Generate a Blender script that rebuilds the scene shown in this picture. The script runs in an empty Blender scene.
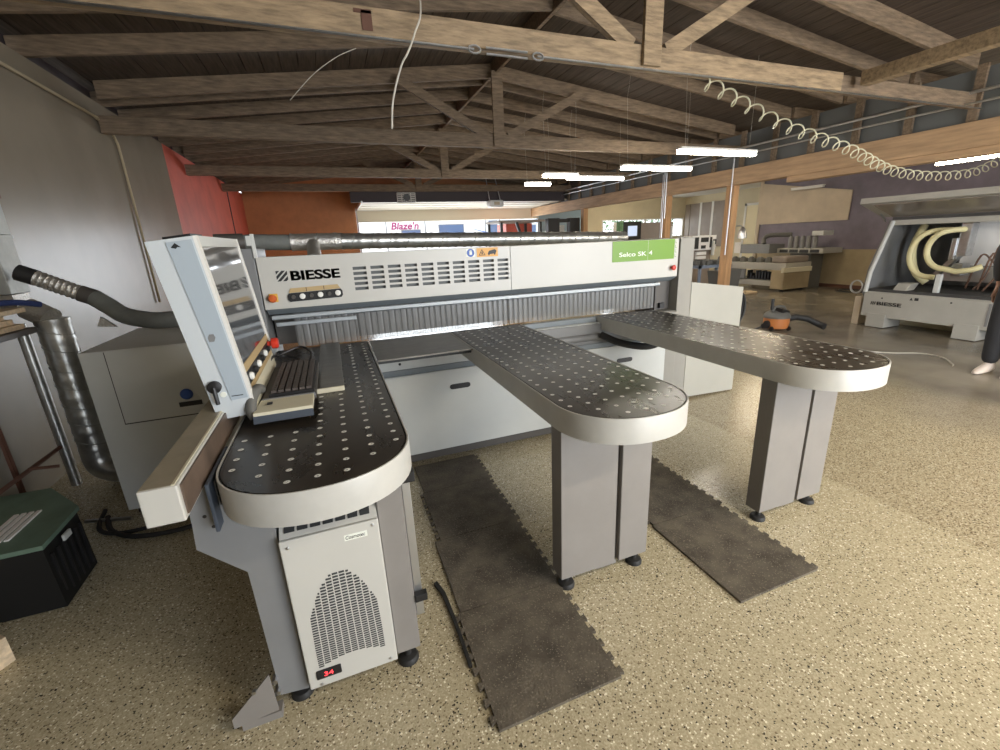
import bpy, bmesh, math, random
from mathutils import Vector, Matrix
random.seed(7)
PI = math.pi
scene = bpy.context.scene
COL = scene.collection

# ------------------------------------------------------------------ materials
def mat(name, color, rough=0.5, metal=0.0, noise=None, bump=None, emit=None, spec=None, trans=None, coat=None, stretch=None, color2=None):
    m = bpy.data.materials.new(name); m.use_nodes = True
    nt = m.node_tree; N = nt.nodes; L = nt.links
    b = N['Principled BSDF']
    b.inputs['Base Color'].default_value = (*color, 1)
    b.inputs['Roughness'].default_value = rough
    b.inputs['Metallic'].default_value = metal
    if spec is not None: b.inputs['Specular IOR Level'].default_value = spec
    if trans is not None: b.inputs['Transmission Weight'].default_value = trans
    if coat is not None:
        b.inputs['Coat Weight'].default_value = coat; b.inputs['Coat Roughness'].default_value = 0.15
    if emit:
        b.inputs['Emission Color'].default_value = (*emit[0], 1); b.inputs['Emission Strength'].default_value = emit[1]
    if noise or bump:
        geo = N.new('ShaderNodeNewGeometry')
        vec = geo.outputs['Position']
        if stretch:
            mp = N.new('ShaderNodeMapping'); mp.inputs['Scale'].default_value = stretch
            L.new(vec, mp.inputs['Vector']); vec = mp.outputs['Vector']
        if noise:
            sc, amt = noise
            t = N.new('ShaderNodeTexNoise'); t.inputs['Scale'].default_value = sc; t.inputs['Detail'].default_value = 5; t.inputs['Roughness'].default_value = 0.6
            L.new(vec, t.inputs['Vector'])
            r = N.new('ShaderNodeValToRGB')
            r.color_ramp.elements[0].position = 0.32; r.color_ramp.elements[1].position = 0.68
            c2 = color2 or tuple(min(1, c * (1 + amt)) for c in color)
            c1 = tuple(c * (1 - amt) for c in color)
            r.color_ramp.elements[0].color = (*c1, 1); r.color_ramp.elements[1].color = (*c2, 1)
            L.new(t.outputs['Fac'], r.inputs['Fac']); L.new(r.outputs['Color'], b.inputs['Base Color'])
        if bump:
            sc, st = bump
            t2 = N.new('ShaderNodeTexNoise'); t2.inputs['Scale'].default_value = sc; t2.inputs['Detail'].default_value = 4
            L.new(vec, t2.inputs['Vector'])
            bp = N.new('ShaderNodeBump'); bp.inputs['Strength'].default_value = st; bp.inputs['Distance'].default_value = 0.01
            L.new(t2.outputs['Fac'], bp.inputs['Height']); L.new(bp.outputs['Normal'], b.inputs['Normal'])
    return m

def mat_rubber():
    m = mat('rubber_mat', (0.105, 0.088, 0.066), 0.75, noise=(7, .4), bump=(120, .5), color2=(0.165, 0.14, 0.105))
    nt = m.node_tree; N = nt.nodes; L = nt.links; b = N['Principled BSDF']
    src = b.inputs['Base Color'].links[0].from_socket
    geo = N.new('ShaderNodeNewGeometry'); v = N.new('ShaderNodeTexVoronoi'); v.inputs['Scale'].default_value = 240; L.new(geo.outputs['Position'], v.inputs['Vector'])
    sp = N.new('ShaderNodeSeparateColor'); L.new(v.outputs['Color'], sp.inputs['Color'])
    g = N.new('ShaderNodeMath'); g.operation = 'GREATER_THAN'; g.inputs[1].default_value = .93; L.new(sp.outputs['Red'], g.inputs[0])
    mx = N.new('ShaderNodeMix'); mx.data_type = 'RGBA'; L.new(g.outputs[0], mx.inputs['Factor']); L.new(src, mx.inputs['A']); mx.inputs['B'].default_value = (.22, .19, .145, 1)
    L.new(mx.outputs['Result'], b.inputs['Base Color']); return m
M = {}
M['white'] = mat('white_paint', (0.74, 0.73, 0.68), 0.38, noise=(3, .04))
M['cover'] = mat('cover_paint', (0.57, 0.565, 0.525), 0.35, noise=(2, .03))
M['rim'] = mat('rim_paint', (0.54, 0.535, 0.50), 0.35, noise=(9, .05))
M['cabpaint'] = mat('cabinet_paint', (0.62, 0.64, 0.62), 0.4, noise=(3, .04))
M['console'] = mat('console_paint', (0.60, 0.65, 0.68), 0.4)
M['console2'] = mat('console_inset_paint', (0.42, 0.49, 0.55), 0.4)
M['grey'] = mat('leg_grey_paint', (0.245, 0.23, 0.215), 0.45, noise=(6, .05))
M['greydark'] = mat('groove_grey', (0.09, 0.083, 0.076), 0.5)
M['bluegrey'] = mat('frame_grey_paint', (0.215, 0.22, 0.225), 0.45, noise=(5, .05))
M['upright'] = mat('upright_paint', (0.30, 0.29, 0.26), 0.45, noise=(5, .05))
M['steelblue'] = mat('underside_paint', (0.20, 0.23, 0.25), 0.4)
M['black'] = mat('black_plastic', (0.015, 0.015, 0.016), 0.45)
M['blackrub'] = mat('black_rubber', (0.02, 0.02, 0.02), 0.6)
M['steel'] = mat('bare_steel', (0.55, 0.56, 0.57), 0.3, metal=1, noise=(20, .12))
M['alu'] = mat('aluminium', (0.62, 0.63, 0.64), 0.35, metal=0.9)
M['nozzle'] = mat('nozzle_steel', (0.88, 0.88, 0.84), 0.5)
M['galv'] = mat('galvanised_sheet', (0.50, 0.51, 0.50), 0.34, metal=.9, noise=(14, .2), bump=(30, .08))
M['galvdull'] = mat('dull_galvanised', (0.40, 0.41, 0.39), 0.5, metal=.5, noise=(10, .15))
M['foil'] = mat('foil_tape', (0.62, 0.61, 0.58), 0.35, metal=.8, bump=(60, .8))
M['hosegrey'] = mat('grey_hose_fabric', (0.17, 0.18, 0.17), 0.6, noise=(10, .15))
M['plate'] = mat('worn_steel_plate', (0.22, 0.21, 0.19), 0.32, metal=0.7, noise=(12, .2), stretch=(1, 6, 1))
M['cream'] = mat('cream_plastic', (0.72, 0.68, 0.52), 0.45)
M['ochre'] = mat('ochre_label', (0.52, 0.38, 0.19), 0.5)
M['red'] = mat('red_plastic', (0.62, 0.04, 0.02), 0.3)
M['orangebtn'] = mat('orange_red_plastic', (0.62, 0.13, 0.03), 0.3)
M['yellow'] = mat('yellow_plastic', (0.75, 0.45, 0.08), 0.4)
M['green'] = mat('green_sign', (0.165, 0.33, 0.028), 0.4)
M['signwhite'] = mat('lettering_white', (0.85, 0.88, 0.8), 0.5)
M['ink'] = mat('lettering_black', (0.02, 0.022, 0.024), 0.5)
M['orange'] = mat('sticker_orange', (0.72, 0.38, 0.10), 0.5)
M['blue'] = mat('sticker_blue', (0.03, 0.10, 0.42), 0.4)
M['led'] = mat('led_digits', (0.2, 0, 0), 0.5, emit=((1, 0.05, 0.06), 2.2))
M['screen'] = mat('screen_glass', (0.05, 0.05, 0.052), 0.06, spec=0.9, coat=0.6)
M['keys'] = mat('key_plastic', (0.075, 0.062, 0.055), 0.5)
M['slot'] = mat('slot_dark', (0.035, 0.038, 0.04), 0.6)
M['slotgrey'] = mat('slot_grey', (0.13, 0.14, 0.14), 0.5)
M['woodtruss'] = mat('old_truss_timber', (0.31, 0.225, 0.135), 0.65, noise=(4.5, .38), bump=(24, .4), stretch=(1.3, 8, 8))
M['woodrafter'] = mat('old_rafter_timber', (0.20, 0.145, 0.095), 0.75, noise=(5, .38), bump=(24, .4), stretch=(1.1, 8, 8))
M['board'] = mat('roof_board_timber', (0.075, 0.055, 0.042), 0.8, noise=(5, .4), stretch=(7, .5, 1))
M['woodheader'] = mat('header_timber', (0.50, 0.33, 0.19), 0.6, noise=(4, .2), bump=(15, .2), stretch=(5, .5, 5))
M['woodpost'] = mat('post_timber', (0.50, 0.29, 0.14), 0.6, noise=(4, .2), bump=(15, .2), stretch=(5, 5, .5))
M['pine'] = mat('pine_boards', (0.66, 0.52, 0.35), 0.65, noise=(6, .25), stretch=(1, 6, 6))
M['wallred'] = mat('red_wall_paint', (0.62, 0.12, 0.08), 0.5, noise=(2, .12))
M['wallorange'] = mat('orange_wall_board', (0.52, 0.22, 0.09), 0.6, noise=(3, .12))
M['wallbeige'] = mat('beige_wall_paint', (0.66, 0.59, 0.42), 0.7, noise=(2, .05))
M['wallpurple'] = mat('purple_wall_paint', (0.20, 0.175, 0.22), 0.6, noise=(1.5, .2))
M['walltan'] = mat('tan_wall_paint', (0.43, 0.35, 0.22), 0.6, noise=(2, .12))
M['sheetbeige'] = mat('beige_board', (0.60, 0.50, 0.37), 0.6, noise=(2, .1))
M['wallblue'] = mat('blue_wall_paint', (0.30, 0.42, 0.52), 0.6)
M['panelbrown'] = mat('taupe_panel', (0.30, 0.255, 0.22), 0.5, noise=(3, .1))
M['trim'] = mat('white_trim', (0.8, 0.79, 0.75), 0.5)
M['doorcream'] = mat('door_cream', (0.88, 0.78, 0.52), 0.5)
M['rolldoor'] = mat('roll_door_panel', (0.72, 0.68, 0.56), 0.55)
M['darkbeam'] = mat('dark_beam', (0.05, 0.04, 0.045), 0.7)
M['tube'] = mat('fluorescent_tube', (1, 1, 1), 0.5, emit=((1.0, 0.93, 0.80), 34))
M['tubeassumed'] = mat('assumed_warm_tube', (1, 1, 1), 0.5, emit=((1.0, 0.88, 0.69), 76))  # stronger glow for the assumed lamps over the near floor
M['tubewarm'] = mat('warm_tube', (1, 1, 1), 0.5, emit=((1.0, 0.84, 0.60), 52))
M['cncpaint'] = mat('cnc_grey_paint', (0.44, 0.43, 0.39), 0.45, noise=(3, .06))
M['cncdark'] = mat('cnc_interior', (0.06, 0.06, 0.06), 0.6)
M['hoseyellow'] = mat('cream_flex_hose', (0.72, 0.66, 0.38), 0.5)
M['copper'] = mat('brown_cable', (0.16, 0.09, 0.06), 0.6)
M['vacorange'] = mat('vacuum_orange', (0.55, 0.20, 0.06), 0.45)
M['vacgrey'] = mat('vacuum_grey', (0.13, 0.13, 0.12), 0.5)
M['trouser'] = mat('dark_trousers', (0.025, 0.026, 0.03), 0.85)
M['shirt'] = mat('dark_jacket', (0.05, 0.05, 0.055), 0.85)
M['skin'] = mat('skin', (0.55, 0.33, 0.24), 0.5)
M['hair'] = mat('hair', (0.05, 0.03, 0.02), 0.7)
M['shoe'] = mat('pale_shoe', (0.66, 0.58, 0.52), 0.6)
M['mat'] = mat_rubber() #mat('rubber_mat', (0.105, 0.088, 0.066), 0.75, noise=(14, .4), bump=(120, .5), color2=(0.16, 0.135, 0.10))
M['crate'] = mat('black_crate', (0.006, 0.006, 0.006), 0.6)
M['cratelid'] = mat('green_lid', (0.13, 0.20, 0.15), 0.5, noise=(5, .2))
M['rust'] = mat('rusty_angle', (0.12, 0.055, 0.035), 0.7)
M['trailer'] = mat('trailer_white', (0.85, 0.85, 0.85), 0.4)
M['trailerwin'] = mat('trailer_window', (0.10, 0.14, 0.25), 0.15)
M['maroon'] = mat('maroon_letters', (0.32, 0.03, 0.14), 0.5)
M['leaf'] = mat('hedge_leaves', (0.14, 0.26, 0.12), 0.7, noise=(6, .6))
M['ground'] = mat('outdoor_concrete', (0.6, 0.6, 0.58), 0.8)
M['frameblue'] = mat('blue_grey_frame', (0.22, 0.27, 0.36), 0.45)
M['coilhose'] = mat('cream_air_hose', (0.70, 0.68, 0.50), 0.4)
M['wire'] = mat('pale_wire', (0.6, 0.57, 0.5), 0.5)
M['paper'] = mat('paper', (0.8, 0.78, 0.76), 0.7)
M['fenceface'] = mat('brown_reflection_face', (0.14, 0.10, 0.075), 0.4, noise=(8, .3))  # brown stands in for the dark reflection on the fence side
M['naviedge'] = mat('dark_blue_edge', (0.06, 0.075, 0.10), 0.5)
M['barpaint'] = mat('satin_aluminium', (0.42, 0.46, 0.49), 0.5, metal=.4)
M['endcab'] = mat('cream_cabinet_paint', (0.42, 0.415, 0.37), 0.45, noise=(3, .04))
M['cabblue'] = mat('blue_strap', (0.03, 0.05, 0.16), 0.5)

def mat_floor():
    m = bpy.data.materials.new('epoxy_flake_floor'); m.use_nodes = True
    nt = m.node_tree; N = nt.nodes; L = nt.links; b = N['Principled BSDF']
    geo = N.new('ShaderNodeNewGeometry')
    def vor(sc):
        v = N.new('ShaderNodeTexVoronoi'); v.inputs['Scale'].default_value = sc
        L.new(geo.outputs['Position'], v.inputs['Vector'])
        s = N.new('ShaderNodeSeparateColor'); L.new(v.outputs['Color'], s.inputs['Color']); return s.outputs['Red']
    def ramp(fac, stops):
        r = N.new('ShaderNodeValToRGB'); r.color_ramp.interpolation = 'CONSTANT'
        e = r.color_ramp.elements
        while len(e) < len(stops): e.new(0.5)
        for i, (p, c) in enumerate(stops): e[i].position = p; e[i].color = (*c, 1)
        L.new(fac, r.inputs['Fac']); return r.outputs['Color']
    a = ramp(vor(185), [(0, (.06, .05, .035)), (.03, (.24, .19, .115)), (.08, (.47, .405, .27)), (.45, (.54, .475, .325)), (.80, (.62, .555, .39)), (.955, (.92, .88, .72))])
    c = ramp(vor(170), [(0, (.11, .085, .055)), (.07, (.28, .22, .135)), (.28, (.45, .385, .255)), (.62, (.52, .455, .315)), (.92, (.72, .65, .49))])
    sep = N.new('ShaderNodeSeparateXYZ'); L.new(geo.outputs['Position'], sep.inputs[0])
    g = N.new('ShaderNodeMath'); g.operation = 'GREATER_THAN'; g.inputs[1].default_value = 2.83; L.new(sep.outputs['X'], g.inputs[0])
    mx = N.new('ShaderNodeMix'); mx.data_type = 'RGBA'; L.new(g.outputs[0], mx.inputs['Factor']); L.new(a, mx.inputs['A']); L.new(c, mx.inputs['B'])
    # worn smoother grey concrete further into the shop
    n = N.new('ShaderNodeTexNoise'); n.inputs['Scale'].default_value = 0.9; n.inputs['Detail'].default_value = 4; L.new(geo.outputs['Position'], n.inputs['Vector'])
    ad = N.new('ShaderNodeMath'); ad.operation = 'MULTIPLY_ADD'; ad.inputs[1].default_value = 1.6; L.new(n.outputs['Fac'], ad.inputs[0]); L.new(sep.outputs['X'], ad.inputs[2])
    mr = N.new('ShaderNodeMapRange'); mr.inputs['From Min'].default_value = 4.9; mr.inputs['From Max'].default_value = 6.4; L.new(ad.outputs[0], mr.inputs['Value'])
    n2 = N.new('ShaderNodeTexNoise'); n2.inputs['Scale'].default_value = 1.4; n2.inputs['Detail'].default_value = 6; L.new(geo.outputs['Position'], n2.inputs['Vector'])
    r2 = N.new('ShaderNodeValToRGB'); r2.color_ramp.elements[0].color = (.17, .15, .12, 1); r2.color_ramp.elements[1].color = (.27, .24, .19, 1)
    r2.color_ramp.elements[0].position = .35; r2.color_ramp.elements[1].position = .65; L.new(n2.outputs['Fac'], r2.inputs['Fac'])
    mx2 = N.new('ShaderNodeMix'); mx2.data_type = 'RGBA'; L.new(mr.outputs[0], mx2.inputs['Factor']); L.new(mx.outputs['Result'], mx2.inputs['A']); L.new(r2.outputs['Color'], mx2.inputs['B'])
    L.new(mx2.outputs['Result'], b.inputs['Base Color'])
    rr = N.new('ShaderNodeMapRange'); rr.inputs['To Min'].default_value = .15; rr.inputs['To Max'].default_value = .30; L.new(n2.outputs['Fac'], rr.inputs['Value']); L.new(rr.outputs[0], b.inputs['Roughness'])
    bn = N.new('ShaderNodeTexNoise'); bn.inputs['Scale'].default_value = 70; bn.inputs['Detail'].default_value = 3; L.new(geo.outputs['Position'], bn.inputs['Vector'])
    bp = N.new('ShaderNodeBump'); bp.inputs['Strength'].default_value = .25; bp.inputs['Distance'].default_value = .0025
    L.new(bn.outputs['Fac'], bp.inputs['Height']); L.new(bp.outputs['Normal'], b.inputs['Normal'])
    return m
M['floor'] = mat_floor()

def mat_top():
    m = bpy.data.materials.new('black_laminate_top'); m.use_nodes = True
    nt = m.node_tree; N = nt.nodes; L = nt.links; b = N['Principled BSDF']
    geo = N.new('ShaderNodeNewGeometry')
    n = N.new('ShaderNodeTexNoise'); n.inputs['Scale'].default_value = 5; n.inputs['Detail'].default_value = 6; n.inputs['Roughness'].default_value = .65; n.inputs['Distortion'].default_value = .6
    mp = N.new('ShaderNodeMapping'); mp.inputs['Scale'].default_value = (2, .8, 1); L.new(geo.outputs['Position'], mp.inputs[0]); L.new(mp.outputs[0], n.inputs['Vector'])
    r = N.new('ShaderNodeValToRGB'); r.color_ramp.elements[0].position = .35; r.color_ramp.elements[1].position = .8
    r.color_ramp.elements[0].color = (.020, .016, .012, 1); r.color_ramp.elements[1].color = (.060, .050, .040, 1)
    L.new(n.outputs['Fac'], r.inputs[0]); L.new(r.outputs[0], b.inputs['Base Color'])
    rr = N.new('ShaderNodeMapRange'); rr.inputs['To Min'].default_value = .19; rr.inputs['To Max'].default_value = .38; L.new(n.outputs['Fac'], rr.inputs[0]); L.new(rr.outputs[0], b.inputs['Roughness'])
    b.inputs['Specular IOR Level'].default_value = .55
    return m
M['top'] = mat_top()

def mat_wall():
    m = bpy.data.materials.new('worn_gloss_wall'); m.use_nodes = True
    nt = m.node_tree; N = nt.nodes; L = nt.links; b = N['Principled BSDF']
    geo = N.new('ShaderNodeNewGeometry')
    n = N.new('ShaderNodeTexNoise'); n.inputs['Scale'].default_value = 1.2; n.inputs['Detail'].default_value = 5; L.new(geo.outputs['Position'], n.inputs['Vector'])
    r = N.new('ShaderNodeValToRGB'); r.color_ramp.elements[0].position = .35; r.color_ramp.elements[1].position = .65
    r.color_ramp.elements[0].color = (.245, .212, .163, 1); r.color_ramp.elements[1].color = (.29, .255, .20, 1); L.new(n.outputs['Fac'], r.inputs[0])
    # chips and scuffs
    mp = N.new('ShaderNodeMapping'); mp.inputs['Scale'].default_value = (1, 9, 3); L.new(geo.outputs['Position'], mp.inputs[0])
    n2 = N.new('ShaderNodeTexNoise'); n2.inputs['Scale'].default_value = 1.6; n2.inputs['Detail'].default_value = 8; n2.inputs['Roughness'].default_value = .75; L.new(mp.outputs[0], n2.inputs['Vector'])
    mr = N.new('ShaderNodeMapRange'); mr.inputs['From Min'].default_value = .27; mr.inputs['From Max'].default_value = .24; L.new(n2.outputs['Fac'], mr.inputs[0])
    mx = N.new('ShaderNodeMix'); mx.data_type = 'RGBA'; L.new(mr.outputs[0], mx.inputs['Factor']); L.new(r.outputs[0], mx.inputs['A']); mx.inputs['B'].default_value = (.07, .06, .055, 1)
    L.new(mx.outputs['Result'], b.inputs['Base Color']); b.inputs['Roughness'].default_value = .27
    return m
M['wallgrey'] = mat_wall()

def mat_glass(name, tint=(1, 1, 1), mixf=.12, rough=.05, dif=None):
    m = bpy.data.materials.new(name); m.use_nodes = True
    nt = m.node_tree; N = nt.nodes; L = nt.links
    N.remove(N['Principled BSDF']); o = N['Material Output']
    t = N.new('ShaderNodeBsdfTransparent'); t.inputs[0].default_value = (*tint, 1)
    g = N.new('ShaderNodeBsdfGlossy'); g.inputs['Roughness'].default_value = rough
    mx = N.new('ShaderNodeMixShader'); mx.inputs[0].default_value = mixf
    L.new(t.outputs[0], mx.inputs[1]); L.new(g.outputs[0], mx.inputs[2])
    last = mx
    if dif:
        d = N.new('ShaderNodeBsdfDiffuse'); d.inputs[0].default_value = (*dif[0], 1)
        m2 = N.new('ShaderNodeMixShader'); m2.inputs[0].default_value = dif[1]
        L.new(mx.outputs[0], m2.inputs[1]); L.new(d.outputs[0], m2.inputs[2]); last = m2
    L.new(last.outputs[0], o.inputs[0]); return m
M['glass'] = mat_glass('window_glass')
M['curtain'] = mat_glass('clear_plastic_strips', (.84, .86, .87), .08, .30, ((.40, .41, .41), .38))
M['lidglass'] = mat_glass('smoky_lid_glass', (.75, .68, .6), .35, .2, ((.5, .45, .38), .4))

# ------------------------------------------------------------------ mesh helpers
def origin(o):
    v = Vector((0, 0, 0))
    while o is not None: v += o.location; o = o.parent
    return v

class MB:
    def __init__(s): s.bm = bmesh.new()
    def box(s, x0, x1, y0, y1, z0, z1, bev=0):
        b2 = bmesh.new()
        r = bmesh.ops.create_cube(b2, size=1)
        for v in b2.verts: v.co = Vector(((x0 + x1) / 2 + v.co.x * (x1 - x0), (y0 + y1) / 2 + v.co.y * (y1 - y0), (z0 + z1) / 2 + v.co.z * (z1 - z0)))
        if bev: bmesh.ops.bevel(b2, geom=b2.edges[:], offset=bev, segments=2, affect='EDGES', profile=.5)
        return s._merge(b2)
    def _merge(s, b2):
        me = bpy.data.meshes.new('t'); b2.to_mesh(me); b2.free(); s.bm.from_mesh(me); bpy.data.meshes.remove(me); return s
    def poly(s, pts, d):           # planar polygon extruded by vector d
        b2 = bmesh.new()
        a = [b2.verts.new(p) for p in pts]; f = b2.faces.new(a)
        d = Vector(d); bb = [b2.verts.new(Vector(p) + d) for p in pts]
        b2.faces.new(list(reversed(bb)))
        n = len(pts)
        for i in range(n): b2.faces.new((a[(i + 1) % n], a[i], bb[i], bb[(i + 1) % n]))
        bmesh.ops.recalc_face_normals(b2, faces=b2.faces[:])
        return s._merge(b2)
    def quad(s, a, b, c, d):
        vs = [s.bm.verts.new(p) for p in (a, b, c, d)]; s.bm.faces.new(vs); return s
    def tube(s, path, r, n=12, rings=None, cap=True):
        path = [Vector(p) for p in path]; b2 = bmesh.new(); prev = None; up = None
        if 4 <= len(path) <= 12 and (path[-1] - path[0]).length > 1e-3:
            q = []
            for i in range(len(path) - 1):
                p0, p1, p2, p3 = path[max(i - 1, 0)], path[i], path[i + 1], path[min(i + 2, len(path) - 1)]
                for k in range(6):
                    f = k / 6
                    q.append(.5 * ((2 * p1) + (p2 - p0) * f + (2 * p0 - 5 * p1 + 4 * p2 - p3) * f * f + (3 * p1 - p0 - 3 * p2 + p3) * f ** 3))
            q.append(path[-1]); path = q
        for i, p in enumerate(path):
            t = (path[min(i + 1, len(path) - 1)] - path[max(i - 1, 0)]).normalized()
            if up is None:
                up = Vector((0, 0, 1)) if abs(t.z) < .9 else Vector((1, 0, 0))
            up = (up - t * up.dot(t)).normalized(); sd = t.cross(up)
            rr = r(i) if callable(r) else r
            ring = [b2.verts.new(p + (up * math.cos(2 * PI * k / n) + sd * math.sin(2 * PI * k / n)) * rr) for k in range(n)]
            if prev:
                for k in range(n): b2.faces.new((prev[k], prev[(k + 1) % n], ring[(k + 1) % n], ring[k]))
            elif cap: b2.faces.new(list(reversed(ring)))
            prev = ring
        if cap: b2.faces.new(prev)
        bmesh.ops.recalc_face_normals(b2, faces=b2.faces[:])
        return s._merge(b2)
    def cyl(s, a, b, r, n=24): return s.tube([a, b], r, n)
    def lathe(s, prof, c, n=24, axis='z'):     # prof: (radius, height)
        b2 = bmesh.new(); prev = None; c = Vector(c)
        def P(r, h, k):
            a = 2 * PI * k / n
            if axis == 'z': return c + Vector((r * math.cos(a), r * math.sin(a), h))
            if axis == 'y': return c + Vector((r * math.cos(a), -h, r * math.sin(a)))
            return c + Vector((h, r * math.cos(a), r * math.sin(a)))
        for r, h in prof:
            ring = [b2.verts.new(P(max(r, 1e-4), h, k)) for k in range(n)]
            if prev:
                for k in range(n): b2.faces.new((prev[k], prev[(k + 1) % n], ring[(k + 1) % n], ring[k]))
            else: b2.faces.new(list(reversed(ring)))
            prev = ring
        b2.faces.new(prev); bmesh.ops.recalc_face_normals(b2, faces=b2.faces[:])
        return s._merge(b2)
    def build(s, name, m, parent=None, smooth=False, **kw):
        me = bpy.data.meshes.new(name); 
        off = origin(parent) if parent else Vector((0, 0, 0))
        if off.length > 0: bmesh.ops.translate(s.bm, verts=s.bm.verts[:], vec=-off)
        if smooth:
            for f in s.bm.faces: f.smooth = True
            for e in s.bm.edges:
                if len(e.link_faces) == 2 and e.calc_face_angle(0) > .6: e.smooth = False
        s.bm.to_mesh(me); s.bm.free()
        ms = m if isinstance(m, list) else [m]
        for x in ms: me.materials.append(x)
        o = bpy.data.objects.new(name, me); COL.objects.link(o)
        if parent: o.parent = parent
        for k, v in kw.items(): o[k] = v
        return o

def thing(name, label, cat, loc=(0, 0, 0), group=None):
    o = bpy.data.objects.new(name, None); o.empty_display_size = .05; COL.objects.link(o); o.location = loc
    o['label'] = label; o['category'] = cat
    if group: o['group'] = group
    bpy.context.view_layer.update(); return o
def tag(o, label, cat, group=None):
    o['label'] = label; o['category'] = cat
    if group: o['group'] = group
    return o
def struct(name, mb, m, parent=None): 
    o = mb.build(name, m, parent)
    if parent is None: o['kind'] = 'structure'
    return o
def recenter(o):                # give a single-mesh thing its own base origin
    me = o.data; xs = [v.co for v in me.vertices]
    c = Vector(((min(v.x for v in xs) + max(v.x for v in xs)) / 2, (min(v.y for v in xs) + max(v.y for v in xs)) / 2, min(v.z for v in xs)))
    me.transform(Matrix.Translation(-c)); o.location = c; return o
def copy_tree(o, parent=None, loc=None):
    c = o.copy(); COL.objects.link(c); c.parent = parent
    if loc is not None: c.location = loc
    for ch in list(o.children): copy_tree(ch, c)
    return c

def text(name, body, width, height, m, parent, org, xdir=(1, 0, 0), ydir=(0, 0, 1), bold=0.0, depth=.0006, shear=0, smear=0):
    cu = bpy.data.curves.new(name, 'FONT'); cu.body = body; cu.size = 1; cu.extrude = 0.004; cu.offset = bold; cu.shear = shear
    t = bpy.data.objects.new('tmp', cu); COL.objects.link(t)
    bpy.context.view_layer.update()
    me = bpy.data.meshes.new_from_object(t.evaluated_get(bpy.context.evaluated_depsgraph_get()))
    bpy.data.objects.remove(t); bpy.data.curves.remove(cu)
    xs = [v.co.x for v in me.vertices]; ys = [v.co.y for v in me.vertices]
    x0, x1, y0, y1 = min(xs), max(xs), min(ys), max(ys)
    X = Vector(xdir).normalized(); Y = Vector(ydir).normalized(); Z = X.cross(Y); O = Vector(org) - origin(parent)
    for v in me.vertices:
        u = (v.co.x - x0) / (x1 - x0) * width; w = (v.co.y - y0) / (y1 - y0) * height
        v.co = O + X * u + Y * w + Z * (v.co.z / .004 * depth)
    if smear:
        b = bmesh.new(); b.from_mesh(me); g = b.verts[:] + b.edges[:] + b.faces[:]
        for dx, dz in ((smear, 0), (0, smear * .6), (smear, smear * .6)):
            r_ = bmesh.ops.duplicate(b, geom=g)
            bmesh.ops.translate(b, verts=[e for e in r_['geom'] if isinstance(e, bmesh.types.BMVert)], vec=X * dx + Y * dz)
        b.to_mesh(me); b.free()
    me.materials.clear(); me.materials.append(m)
    o = bpy.data.objects.new(name, me); COL.objects.link(o); o.parent = parent
    return o

# ------------------------------------------------------------------ room shell
XL, XR, YF, YB = -2.1, 14.1, -3.6, 15.3
struct('floor', MB().box(XL, XR, YF, YB, -.12, 0), M['floor'])
wl = struct('wall_left', MB().box(XL - .12, XL, YF, 8.6, 0, 3.17), M['wallgrey'])
w = struct('wall_left_red', MB().box(XL - .12, XL, 8.6, YB, 0, 3.17), M['wallred'])
w.name = 'wall_left'
MB().box(XL, XL + .012, 13.05, 13.12, 0, 3.2).build('panel_joint', M['darkbeam'], w)
struct('trim_5', MB().box(XL - .22, XL - .16, YF, YB, 3.10, 3.42), M['darkbeam'])  # dark board put in as the shade of the gap above the wall
# far wall with the roll-up door opening (x .95..7.25, up to z 2.72) and the window band on the right
struct('wall_back', MB().box(XL, .95, YB, YB + .15, 0, 3.75).box(.95, 7.25, YB, YB + .15, 2.72, 3.75), M['wallorange'])
fw = MB()
fw.box(7.25, 9.3, YB, YB + .15, 0, 3.6)
struct('wall_back_blue', fw, M['wallblue']).name = 'wall_back'
fw = MB()
fw.box(9.3, 14.1, YB, YB + .15, 2.2, 3.6).box(9.3, 14.1, YB, YB + .15, 0, 1.46).box(13.05, 13.30, YB, YB + .15, 1.46, 2.2)
fw.box(9.3, 10.0, YB, YB + .15, 1.46, 2.2).box(13.99, 14.1, YB, YB + .15, 1.46, 2.2)
struct('wall_back_beige', fw, M['wallbeige']).name = 'wall_back'
for i, (a, b, mull) in enumerate(((10.0, 13.05, (12.03,)), (13.3, 13.99, ()))):
    f = MB()
    f.box(a, b, YB - .02, YB + .06, 2.16, 2.2).box(a, b, YB - .02, YB + .06, 1.46, 1.5).box(a, a + .05, YB - .02, YB + .06, 1.5, 2.16).box(b - .05, b, YB - .02, YB + .06, 1.5, 2.16)
    for mm in mull: f.box(mm - .05, mm + .05, YB - .02, YB + .06, 1.5, 2.16)
    wo = struct('window_%d' % (i + 1), f, M['trim'])
    MB().box(a + .05, b - .05, YB + .03, YB + .036, 1.5, 2.16).build('pane', M['glass'], wo)
# right walls: x=12.7 wall in front, deeper bay x=14.1 behind it
wr = struct('wall_right', MB().box(12.7, 12.85, YF, 10.62, 0, 1.0).box(14.1, 14.25, 10.62, YB, 0, 3.5), M['walltan'])
struct('wall_right_upper', MB().box(12.7, 12.85, YF, 10.62, 1.0, 3.3), M['wallpurple']).name = 'wall_right'
struct('wall_right_return', MB().box(12.85, 14.1, 10.5, 10.62, 0, 3.3), M['wallbeige']).name = 'wall_right'
struct('wall_right_bay', MB().box(14.06, 14.098, 10.62, YB, 0, 3.3), M['wallbeige']).name = 'wall_right'
struct('baseboard_right', MB().box(12.67, 12.7, YF, 10.6, 0, .09), M['rust'])
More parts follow.
